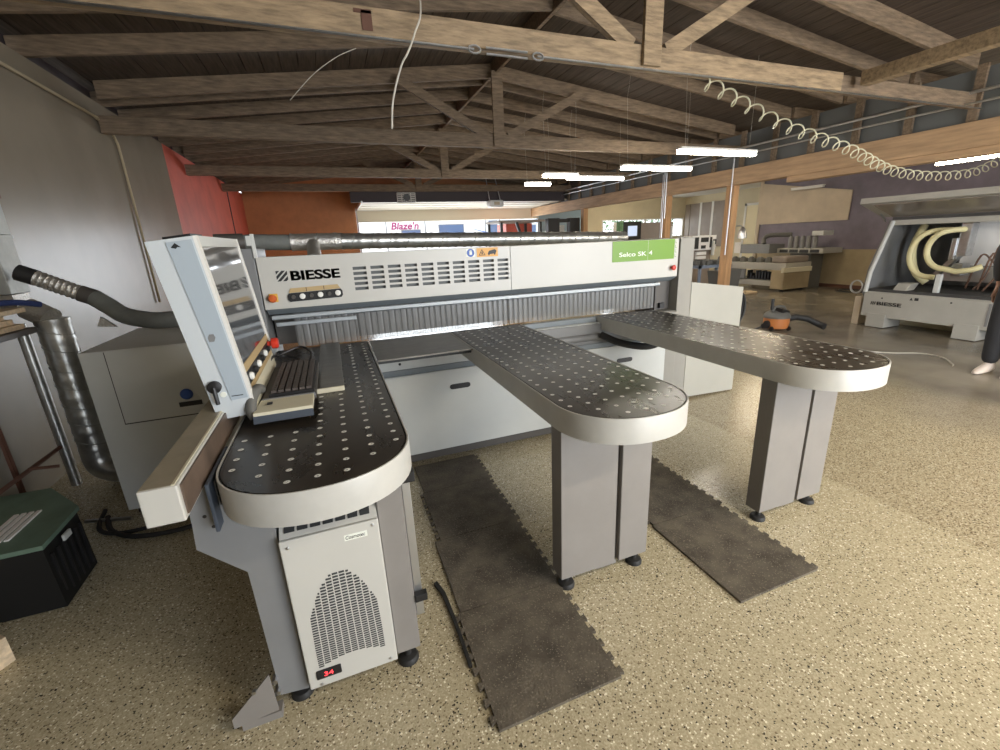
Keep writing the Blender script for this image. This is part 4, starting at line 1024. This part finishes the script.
MB().box(8.75, 8.8, Ya, 3.80, .95, 1.6).build('inner_panel', M['trailer'], cn)
MB().box(8.72, 8.75, Ya, 3.95, .72, .94).build('inner_rail', M['alu'], cn)
MB().box(8.36, 9.35, Ya, Yb_, 1.56, 1.64, .01).build('top_bar', M['cncpaint'], cn)
MB().box(8.34, 8.6, Ya, Yb_, 1.645, 1.685).build('seal_bar', M['cncdark'], cn)
MB().box(8.03, 9.3, Ya, Yb_ - .02, .561, .60).build('bed', M['cncdark'], cn)
hd = MB().poly([(7.75, Ya, 1.895), (8.36, Ya, 1.690), (8.37, Ya, 1.705), (7.76, Ya, 1.955)], (0, Yb_ + .16 - Ya, 0)).build('hood', M['cncpaint'], cn)
MB().poly([(7.80, Ya, 1.872), (8.33, Ya, 1.693), (8.33, Ya, 1.688), (7.80, Ya, 1.866)], (0, Yb_ - Ya, 0)).build('hood_window', M['lidglass'], hd)
MB().poly([(7.77, 4.70, 1.94), (8.37, 4.70, 1.70), (8.55, 4.70, 1.705), (8.55, 4.70, 1.94)], (0, .02, 0)).build('hood_side', M['cncpaint'], hd)
MB().box(7.76, 9.4, Ya, Yb_ + .16, 1.955, 1.975).build('hood_top', M['cncpaint'], hd)
m = MB(); m.tube([(8.36, 4.66, 1.62), (8.05, 4.66, 1.86)], .012, 6).build('gas_strut', M['steel'], hd)
for (yc, zc_, ry, rz, tail) in ((3.90, 1.14, .27, .33, [(8.25, 3.78, .80)]), (3.72, 1.20, .25, .27, [(8.22, 3.58, .90), (8.22, 3.42, .93), (8.3, 3.30, 1.0)])):
    path = [(8.22 + .3 * (1 - math.sin(max(0, PI / 2 * a / 6))) * (a < 6), yc + ry * math.cos(PI * (.56 - 1.06 * a / 24)), zc_ + rz * math.sin(PI * (.56 - 1.06 * a / 24))) for a in range(25)] + tail
    pp = []
    for i in range(len(path) - 1):
        for q in range(3): pp.append(Vector(path[i]).lerp(Vector(path[i + 1]), q / 3))
    MB().tube(pp, lambda i: .036 + (.003 if i % 2 else 0), 14).build('flex_hose', M['hoseyellow'], cn, smooth=True)
m = MB(); m.tube([(8.7, 4.30, 1.55), (8.6, 4.34, 1.2), (8.6, 4.25, .85), (8.65, 4.1, .68)], .05, 12).build('flex_hose', M['hoseyellow'], cn, smooth=True)
hdm = MB()
hdm.box(8.45, 8.62, 3.62, 3.74, 1.10, 1.56, .01).box(8.42, 8.60, 3.74, 3.80, 1.05, 1.35, .01).poly([(8.5, 3.66, 1.15), (8.6, 3.66, 1.15), (8.6, 3.92, .80), (8.5, 3.92, .80)], (0, .05, .04)).box(8.4, 8.6, 3.60, 3.72, .82, 1.0, .01)
hdm.lathe([(.05, 0), (.05, .2), (.03, .24)], (8.5, 3.68, 1.30), 12).build('tool_head', M['steel'], cn)
rng = random.Random(11)
m = MB()
for k in range(16):
    y = rng.uniform(1.8, 3.75); z = rng.uniform(.62, .95); x = rng.uniform(8.15, 8.6)
    m.box(x, x + rng.uniform(.06, .16), y, y + rng.uniform(.06, .18), .60, z, .006)
m.build('tool_units', M['vacgrey'], cn)
m = MB()
for k in range(14):
    y = rng.uniform(2.2, 3.6); x = rng.uniform(8.15, 8.6)
    m.tube([(x, y, .65), (x + rng.uniform(-.1, .1), y - .1, rng.uniform(.8, 1.15)), (x + .1, y - rng.uniform(.15, .4), rng.uniform(.8, 1.3)), (x + .1, y - .5, .7)], .012, 6)
m.build('cable_bundle', M['copper'], cn, smooth=True)
MB().poly([(8.04, 4.05, .562), (8.04, 4.22, .562), (8.18, 4.22, .70), (8.18, 4.05, .70)], (.2, 0, 0)).build('wedge_cover', M['cncpaint'], cn)
MB().box(8.1, 8.16, 3.68, 3.74, .60, .86, .004).build('stand_off', M['cabpaint'], cn)
MB().box(7.995, 7.9995, 3.03, 3.06, .22, .52).build('panel_seam', M['bluegrey'], cn)
text('lettering', 'BIESSE', .33, .055, M['ink'], cn, (7.998, 4.36, .355), xdir=(0, -1, 0), bold=.015, smear=.003)
m = MB()
for k in range(3): m.poly([(7.999, 4.45 - k * .024, .357), (7.999, 4.438 - k * .024, .357), (7.999, 4.424 - k * .024, .41), (7.999, 4.436 - k * .024, .41)], (-.001, 0, 0))
m.build('logo', M['ink'], cn)
MB().poly([(7.9985, 3.94, .475), (7.9985, 3.90, .475), (7.9985, 3.92, .515)], (-.001, 0, 0)).box(7.9975, 7.9985, 3.83, 3.88, .475, .515).build('warning_labels', M['ink'], cn)
MB().lathe([(.012, 0), (.012, -.003)], (7.999, 4.30, .47), 12, 'x').lathe([(.012, 0), (.012, -.003)], (7.999, 3.45, .49), 12, 'x').build('bolt_hole', M['black'], cn)
MB().box(8.55, 9.2, 3.4, 4.5, 0.003, .12).build('lower_guard', M['doorcream'], cn)
o = MB()
for k in range(2): o.tube([(8.0 + .01 * k, 4.70 + .09 * math.cos(a * PI / 9), .62 + .10 * math.sin(a * PI / 9)) for a in range(19)], .012, 6)
o = o.build('hose_loop', M['alu'], smooth=True); tag(recenter(o), 'pale hose loop hung at the left end of the open grey machine', 'hose')
MB_ = MB().box(8.05, 8.25, 4.615, 4.72, 0, .46, .01).build('side_box', M['sheetbeige']); tag(recenter(MB_), 'small beige box standing at the left end of the open grey machine', 'box')

# shop vacuum
vc = thing('shop_vacuum', 'orange and grey shop vacuum with black hose on the floor', 'vacuum', (6.83, 5.0, 0))
MB().lathe([(.20, .03), (.25, .05), (.27, .15), (.265, .22), (.27, .24)], (6.83, 5.0, 0), 28).build('drum', M['vacorange'], vc, smooth=True)
MB().lathe([(.28, .24), (.28, .275), (.24, .33), (.17, .36), (.11, .385), (.10, .41), (.05, .425)], (6.83, 5.0, 0), 28).build('motor_head', M['vacgrey'], vc, smooth=True)
MB().lathe([(.036, .40), (.036, .60), (.03, .61)], (6.66, 5.02, 0), 14).build('wand_stub', M['black'], vc, smooth=True)
MB().tube([(6.66, 5.0, .36), (6.75, 4.98, .45), (6.95, 4.95, .44), (7.03, 4.94, .34)], .022, 10).build('handle', M['vacgrey'], vc, smooth=True)
for a in (.3, 1.9, 3.5, 5.1):
    x, y = 6.83 + .27 * math.cos(a), 5.0 + .27 * math.sin(a)
    MB().lathe([(.045, -.02), (.045, .02)], (x, y, .045), 14, 'x').build('caster', M['black'], vc)
MB().lathe([(.075, -.03), (.075, .03)], (6.50, 4.98, .13), 18, 'x').build('side_wheel', M['black'], vc)
pp = [Vector((7.07, 4.93, .2)), Vector((7.25, 4.84, .23)), Vector((7.42, 4.68, .20)), Vector((7.58, 4.50, .10)), Vector((7.58, 4.36, .07))]
q = []
for i in range(4):
    for k in range(8): q.append(pp[i].lerp(pp[i + 1], k / 8))
MB().tube(q, lambda i: .056 + (.006 if i % 2 else 0), 12).build('hose', M['blackrub'], vc, smooth=True)
MB().poly([(6.72, 4.80, .36), (7.02, 4.84, .30), (7.06, 5.0, .29), (7.0, 5.12, .30), (6.72, 5.1, .38)], (0, 0, .07)).build('switch_housing', M['black'], vc)
vc.scale = (.70, .70, .84); vc.location = (6.64, 5.0, 0)
o = MB().tube([(6.25, 3.5, .008), (6.5, 3.25, .008), (6.74, 3.08, .008), (6.72, 2.85, .008), (6.5, 2.66, .008), (6.42, 2.62, .008)], .008, 6).build('floor_hose', M['wire'], smooth=True)
tag(recenter(o), 'thin pale hose lying on the grey floor before the open machine', 'hose')

# boring machine in the distance
bm_ = thing('boring_machine', 'grey work-centre bench with dark clamping pods by the purple wall', 'machine', (11.3, 8.9, 0))
MB().box(10.85, 11.8, 8.12, 10.6, .55, .73, .01).build('bed', M['cncpaint'], bm_)
MB().box(10.85, 11.8, 8.12, 8.5, .06, .55, .01).build('end_pedestal', M['walltan'], bm_)
MB().box(10.9, 11.7, 8.5, 10.6, .12, .26, .01).build('lower_rail', M['cncpaint'], bm_)
MB().box(10.87, 10.93, 9.35, 10.2, .28, .54, .005).build('side_box', M['bluegrey'], bm_)
m = MB(); rng = random.Random(5)
for k in range(9): m.box(10.95, 11.1, 8.55 + k * .09, 8.6 + k * .09, .28, .28 + rng.uniform(.08, .24))
m.build('valve_bank', M['black'], bm_)
for y in (8.15, 10.3):
    for x in (10.9, 11.65): MB().lathe([(.05, 0), (.05, .03), (.02, .05), (.02, .12)], (x + .03, y + .06, 0), 12).build('levelling_foot', M['black'], bm_)
for k in range(7):
    y = 8.7 + k * .27
    c_ = MB(); c_.lathe([(.08, .73), (.08, .80), (.06, .86), (.03, .88)], (10.95, y, 0), 14)
    c_.box(10.95, 11.7, y - .06, y + .06, .731, .80, .01)
    c_.build('clamping_pod', M['vacgrey'], bm_, smooth=True)
MB().box(10.86, 11.7, 8.13, 8.55, .731, .90, .04).build('end_block', M['panelbrown'], bm_)
MB().box(10.70, 11.75, 8.05, 8.118, .50, .62, .006).build('cream_bumper', M['cream'], bm_)
MB().box(11.85, 12.6, 7.9, 9.2, .93, 1.06, .01).build('gantry_arm', M['cncpaint'], bm_)
for k in range(4): MB().box(11.84, 11.8499, 8.0 + k * .29, 8.24 + k * .29, .95, 1.03).build('slot_window', M['slot'], bm_)
MB().box(12.0, 12.5, 8.3, 8.9, .0, .93, .01).build('gantry_column', M['vacgrey'], bm_)
m = MB()
for k in range(5): m.lathe([(.06, 1.06), (.06, 1.3 + .05 * (k % 2)), (.04, 1.38)], (12.0, 8.25 + k * .17, 0), 12)
m.build('spindle_cluster', M['bluegrey'], bm_, smooth=True)
MB().box(11.9, 12.3, 8.0, 8.3, 1.38, 1.50, .01).build('motor_cover', M['cabpaint'], bm_)
MB().box(11.6, 12.2, 9.25, 10.4, .93, 1.18, .01).build('rail_cover', M['bluegrey'], bm_)
MB().box(11.58, 11.6, 10.2, 10.42, .93, 1.25, .004).build('label_plate', M['paper'], bm_)
m = MB(); m.tube([(11.8, 9.6, 1.18), (11.85, 9.65, 1.33), (11.9, 9.5, 1.42), (12.1, 9.0, 1.42)], .06, 10).build('arm_tube', M['vacgrey'], bm_, smooth=True)
o = MB().tube([(12.3, 7.7, .01), (11.9, 7.4, .01), (12.1, 7.0, .01), (12.5, 7.2, .01), (12.3, 7.6, .01), (12.0, 7.3, .01), (12.4, 6.8, .01), (12.6, 6.6, .6)], .012, 6).build('cable_tangle', M['blackrub'], smooth=True)
tag(recenter(o), 'cable tangle on the floor by the tan wall', 'cable')
o = MB().box(9.75, 10.2, 8.3, 8.6, .0, .06, .02).build('rag', M['pine']); tag(recenter(o), 'small tan rag heap on the floor near the bench foot', 'rag')
# bits between upright and post
wh = thing('drilling_unit', 'white boxy drilling unit with dark openings seen right of the saw upright', 'machine', (8.9, 9, .0))
MB().box(8.55, 9.35, 9.0, 9.5, 1.14, 1.50, .01).build('housing', M['trailer'], wh)
for (a, b_, c_, d_) in ((8.62, 8.76, 1.18, 1.46), (8.84, 9.08, 1.34, 1.45), (8.86, 9.0, 1.18, 1.26), (9.14, 9.2, 1.2, 1.46), (9.24, 9.34, 1.27, 1.4)):
    MB().box(a, b_, 8.985, 9.0, c_, d_).build('opening', M['slot'], wh)
MB().box(8.6, 9.3, 9.1, 9.4, .03, 1.14).build('column', M['panelbrown'], wh)
MB().box(8.78, 9.1, 9.05, 9.098, 1.02, 1.10).box(8.78, 9.1, 9.05, 9.098, .92, .99).build('white_tray', M['trailer'], wh)
MB().lathe([(.04, 1.0), (.04, 1.36)], (9.22, 8.96, 0), 12).build('cylinder', M['cabpaint'], wh)
ca = thing('steel_cart', 'blue-grey steel cart holding a dark tub behind the timber post', 'cart', (8.1, 7.9, 0))
m = MB()
for x in (7.65, 8.55):
    for y in (7.75, 8.15): m.box(x, x + .05, y, y + .05, 0, .86)
m.box(7.65, 8.6, 7.75, 8.2, .80, .86).box(7.65, 8.6, 7.75, 8.2, .16, .2).build('frame', M['frameblue'], ca)
MB().poly([(7.85, 7.73, .75), (8.55, 7.73, .75), (8.48, 7.73, .34), (7.95, 7.73, .34)], (0, -.3, 0)).build('tub', M['vacgrey'], ca)
m = MB(); rng = random.Random(9)
for k in range(8): m.box(7.7 + k * .1, 7.78 + k * .1, 7.8 + rng.uniform(0, .2), 8.1, .86, .93 + rng.uniform(0, .07), .01)
m.build('tool_heap', M['vacgrey'], ca)
# clamp lamp on post
lp = thing('clamp_lamp', 'metal clamp lamp fixed to the nearest brown timber post', 'lamp', (7.15, 6.35, 1.5))
MB().lathe([(.02, .20), (.05, .17), (.075, .08), (.085, 0)], (7.19, 6.33, 1.44), 18).build('shade', M['alu'], lp, smooth=True)
MB().tube([(7.12, 6.42, 1.66), (7.17, 6.36, 1.67), (7.19, 6.33, 1.63)], .010, 8).build('bracket', M['steel'], lp)

# machine with monitor and forklift behind the beam
mo = thing('monitor_cabinet', 'grey control cabinet with small monitor seen behind the green sign', 'cabinet', (7.7, 9.6, 0))
MB().box(7.35, 8.36, 9.5, 9.95, 0, 1.87, .01).build('body', M['panelbrown'], mo)
MB().box(6.80, 7.33, 9.45, 9.6, 1.47, 1.90, .01).build('monitor_frame', M['black'], mo)
MB().box(6.93, 7.20, 9.44, 9.4495, 1.56, 1.80).build('monitor_screen', mat('monitor_glow', (.3, .33, .4), .3, emit=((.6, .7, .9), .6)), mo)
MB().box(6.86, 6.90, 9.46, 9.6, .0, 1.47).build('monitor_post', M['black'], mo)
MB().box(6.70, 6.79, 9.45, 9.6, 1.40, 1.92).build('green_edge', M['leaf'], mo)
MB().box(8.02, 8.08, 9.42, 9.49, .3, 1.75).box(8.16, 8.2, 9.42, 9.49, .3, 1.75).box(8.26, 8.3, 9.42, 9.49, .3, 1.75).build('white_pipes', M['trailer'], mo)
o = MB().box(10.5, 11.55, 15.26, 15.272, 1.5, 2.08).build('notice_sheet', M['paper']); tag(recenter(o), 'large pale paper sheet taped on the back window', 'paper')
fk = thing('forklift', 'forklift with dark mast and overhead guard near the roll-up door', 'forklift', (5.8, 12, 0))
MB().box(4.55, 5.95, 12.0, 13.1, .25, 1.0, .06).build('body', M['vacorange'], fk)
MB().box(4.5, 5.9, 11.95, 13.15, 2.06, 2.12, .01).build('overhead_guard', M['panelbrown'], fk)
for x in (4.55, 5.75):
    for y in (12.0, 13.05): MB().box(x, x + .07, y, y + .07, 1.0, 2.06).build('guard_post', M['black'], fk)
MB().poly([(5.0, 12.0, 2.06), (5.08, 12.0, 2.06), (5.28, 12.0, 1.5), (5.2, 12.0, 1.5)], (0, .06, 0)).build('lever', M['black'], fk)
m = MB(); m.box(5.98, 6.35, 11.9, 12.1, .1, 2.14, .01).box(6.68, 7.02, 11.9, 12.1, .1, 2.14, .01).box(6.35, 6.68, 11.95, 12.05, 2.02, 2.12).box(6.35, 6.68, 11.95, 12.05, 1.3, 1.5).build('mast', M['black'], fk)
MB().box(6.4, 6.64, 12.15, 12.2, .4, 1.95).build('mast_chain', M['steel'], fk)
for x in (4.8, 5.8):
    MB().lathe([(.28, 0), (.28, -.2), (.12, -.21)], (x, 12.0 - .18, .28), 20, 'y').build('wheel', M['blackrub'], fk)
for x in (6.05, 6.75): MB().box(x, x + .12, 10.9, 11.9, .05, .09).build('fork', M['black'], fk)
o = thing('pallet_stack', 'stack of orange-red crates beside the forklift guard', 'crates', (5.55, 13.6, 0))
for k in range(8): MB().box(5.3, 6.2, 13.5, 14.3, k * .26, k * .26 + .26, .01).build('crate', M['wallred'] if k % 2 else M['woodpost'], o)

# ------------------------------------------------------------------ person at the right edge
pn = thing('person', 'person in dark trousers and pale shoes standing at the right edge', 'person', (6.46, 2.25, 0))
def skin(name, verts, edges, radii, m, parent, sub=2, root=0):
    me = bpy.data.meshes.new(name); off = origin(parent)
    me.from_pydata([Vector(v) - off for v in verts], edges, [])
    o = bpy.data.objects.new(name, me); COL.objects.link(o); o.parent = parent
    md = o.modifiers.new('s', 'SKIN')
    for i, r in enumerate(radii):
        me.skin_vertices[0].data[i].radius = (r, r) if not isinstance(r, tuple) else r
        me.skin_vertices[0].data[i].use_root = (i == root)
    md.use_smooth_shade = True
    s = o.modifiers.new('d', 'SUBSURF'); s.levels = sub; s.render_levels = sub
    me.materials.append(m); return o
px0, py0 = 6.46, 2.25
def Q(x, y, z): return (px0 + x, py0 + y, z)
bv = [Q(.02, 0, .98), Q(.02, 0, 1.15), Q(.02, 0, 1.38), Q(.01, 0, 1.50), Q(-.01, 0, 1.60), Q(-.02, 0, 1.72),
      Q(.02, .10, .92), Q(.0, .11, .50), Q(.04, .11, .09), Q(.02, -.10, .92), Q(.0, -.11, .50), Q(.04, -.11, .09),
      Q(.02, .19, 1.42), Q(.10, .25, 1.14), Q(.14, .24, .90), Q(.02, -.19, 1.42), Q(.10, -.25, 1.14), Q(.14, -.24, .90)]
be = [(0, 1), (1, 2), (2, 3), (3, 4), (4, 5), (0, 6), (6, 7), (7, 8), (0, 9), (9, 10), (10, 11), (2, 12), (12, 13), (13, 14), (2, 15), (15, 16), (16, 17)]
br = [.12, .11, .12, .05, .075, .085, .085, .055, .035, .085, .055, .035, .05, .04, .025, .05, .04, .025]
# hands: fingers from each wrist
for w_i, s in ((14, 1), (17, -1)):
    base = Vector(bv[w_i]); palm = base + Vector((-.03, 0, -.07)); pi_ = len(bv); bv.append(tuple(palm)); br.append(.026); be.append((w_i, pi_))
    for f_, L_ in ((-.03, .06), (-.01, .07), (.01, .068), (.03, .05)):
        a = palm + Vector((-.01 + f_, 0, -.04)); b_ = a + Vector((-.005, -.01 * s, -L_ * .9)); i0 = len(bv)
        bv += [tuple(a), tuple(b_)]; br += [.010, .008]; be += [(pi_, i0), (i0, i0 + 1)]
    a = palm + Vector((-.045, 0, -.005)); i0 = len(bv); bv += [tuple(a), tuple(a + Vector((-.02, 0, -.035)))]; br += [.011, .009]; be += [(pi_, i0), (i0, i0 + 1)]
skin('body', bv, be, br, M['skin'], pn)
skin('trousers', [Q(.02, 0, 1.02), Q(.02, 0, .95), Q(.02, .10, .88), Q(.0, .11, .50), Q(.03, .11, .08), Q(.02, -.10, .88), Q(.0, -.11, .50), Q(.03, -.11, .08)],
     [(0, 1), (1, 2), (2, 3), (3, 4), (1, 5), (5, 6), (6, 7)], [.14, .145, .105, .083, .075, .105, .083, .075], M['trouser'], pn)
skin('jacket', [Q(.02, 0, .98), Q(.02, 0, 1.15), Q(.02, 0, 1.38), Q(.02, 0, 1.47), Q(.02, .20, 1.42), Q(.10, .26, 1.14), Q(.135, .245, .94), Q(.02, -.20, 1.42), Q(.10, -.26, 1.14), Q(.135, -.245, .94)],
     [(0, 1), (1, 2), (2, 3), (2, 4), (4, 5), (5, 6), (2, 7), (7, 8), (8, 9)], [.15, .14, .15, .07, .075, .06, .045, .075, .06, .045], M['shirt'], pn)
skin('hair', [Q(.01, 0, 1.79), Q(.05, 0, 1.72), Q(.06, 0, 1.65)], [(0, 1), (1, 2)], [.075, .085, .05], M['hair'], pn)
fm = MB(); fm.lathe([(.012, 0), (.018, .02), (.002, .035)], Q(-.115, 0, 1.66), 8)
fm.build('nose', M['skin'], pn, smooth=True)
for s in (-1, 1):
    MB().lathe([(.009, 0), (.011, -.004), (.001, -.009)], Q(-.098, .032 * s, 1.71), 10, 'x').build('eye', M['trailer'], pn, smooth=True)
    MB().lathe([(.020, 0), (.012, .01 * s)], Q(0, .085 * s, 1.69), 10, 'y').build('ear', M['skin'], pn, smooth=True)
    shx = (px0 - .0, py0 + .11 * s - (.0 if s > 0 else 0))
    b = bmesh.new(); secs = [(-.23, .012, .045, .02), (-.20, .03, .058, .045), (-.13, .042, .07, .066), (-.05, .042, .068, .095), (.03, .036, .06, .12), (.08, .034, .05, .12), (.105, .02, .04, .08)]
    prev = None
    for (dx, hw, _, h) in secs:
        ring = [b.verts.new((shx[0] + dx, shx[1] + hw * 1.15 * c_, .004 + h * z_)) for c_, z_ in ((-1, 0), (-1.05, .35), (-.75, .8), (0, 1), (.75, .8), (1.05, .35), (1, 0))]
        if prev:
            for k in range(6): b.faces.new((prev[k], prev[k + 1], ring[k + 1], ring[k]))
            b.faces.new((prev[0], ring[0], ring[-1], prev[-1]))
        else: b.faces.new(ring)
        prev = ring
    b.faces.new(list(reversed(prev))); bmesh.ops.recalc_face_normals(b, faces=b.faces[:])
    m = MB(); m.bm.free(); m.bm = b; so = m.build('shoe', M['shoe'], pn, smooth=True)
    md = so.modifiers.new('d', 'SUBSURF'); md.levels = 1; md.render_levels = 2
MB().box(*(px0 - .10, px0 - .096, py0 - .025, py0 + .025, 1.625, 1.632)).build('mouth', mat('lips', (.35, .12, .10), .5), pn)

# ------------------------------------------------------------------ lights
def area(name, loc, rot, sx, sy, power, color):
    l = bpy.data.lights.new(name, 'AREA'); l.shape = 'RECTANGLE'; l.size = sx; l.size_y = sy; l.energy = power; l.color = color
    o = bpy.data.objects.new(name, l); COL.objects.link(o); o.location = loc; o.rotation_euler = rot; return o
# fill lamp for an assumed doorway behind the camera, daylight at the rear openings
area('assumed_doorway_fill', (4.5, YF - .3, 1.5), (PI / 2, 0, 0), 5.8, 2.9, 260, (.92, .95, 1.0))  # lamp added as fill; its doorway is assumed, never in view
area('rear_door_daylight', (4.1, YB + .3, 1.2), (-PI / 2, 0, 0), 6.0, 2.2, 120, (.90, .95, 1.0))
area('rear_window_daylight', (11.6, YB + .3, 1.85), (-PI / 2, 0, 0), 3.8, .65, 40, (.90, .95, 1.0))

w = bpy.data.worlds.new('World'); scene.world = w; w.use_nodes = True
bg = w.node_tree.nodes['Background']; bg.inputs[0].default_value = (.86, .93, 1.0, 1); bg.inputs[1].default_value = 2.2

# ------------------------------------------------------------------ camera
yaw, pit, rol = 0.3630, 0.2895, -0.0412
f = Vector((math.sin(yaw) * math.cos(pit), math.cos(yaw) * math.cos(pit), -math.sin(pit)))
r = Vector((math.cos(yaw), -math.sin(yaw), 0)); u = r.cross(f)
r2 = r * math.cos(rol) + u * math.sin(rol); u2 = -r * math.sin(rol) + u * math.cos(rol)
cam = bpy.data.cameras.new('Camera'); co_ = bpy.data.objects.new('Camera', cam); COL.objects.link(co_)
mt = Matrix((r2, u2, -f)).transposed().to_4x4(); mt.translation = Vector((0, 0, 1.5689)); co_.matrix_world = mt
cam.sensor_width = 36; cam.lens = 437.43 * .036; cam.shift_x = -.0069; cam.shift_y = -.0038; cam.clip_start = .02; cam.clip_end = 200
scene.camera = co_
scene.view_settings.view_transform = 'Standard'; scene.view_settings.look = 'None'
scene.view_settings.gamma = 1; scene.view_settings.use_curve_mapping = False
scene.view_settings.exposure = 0.55
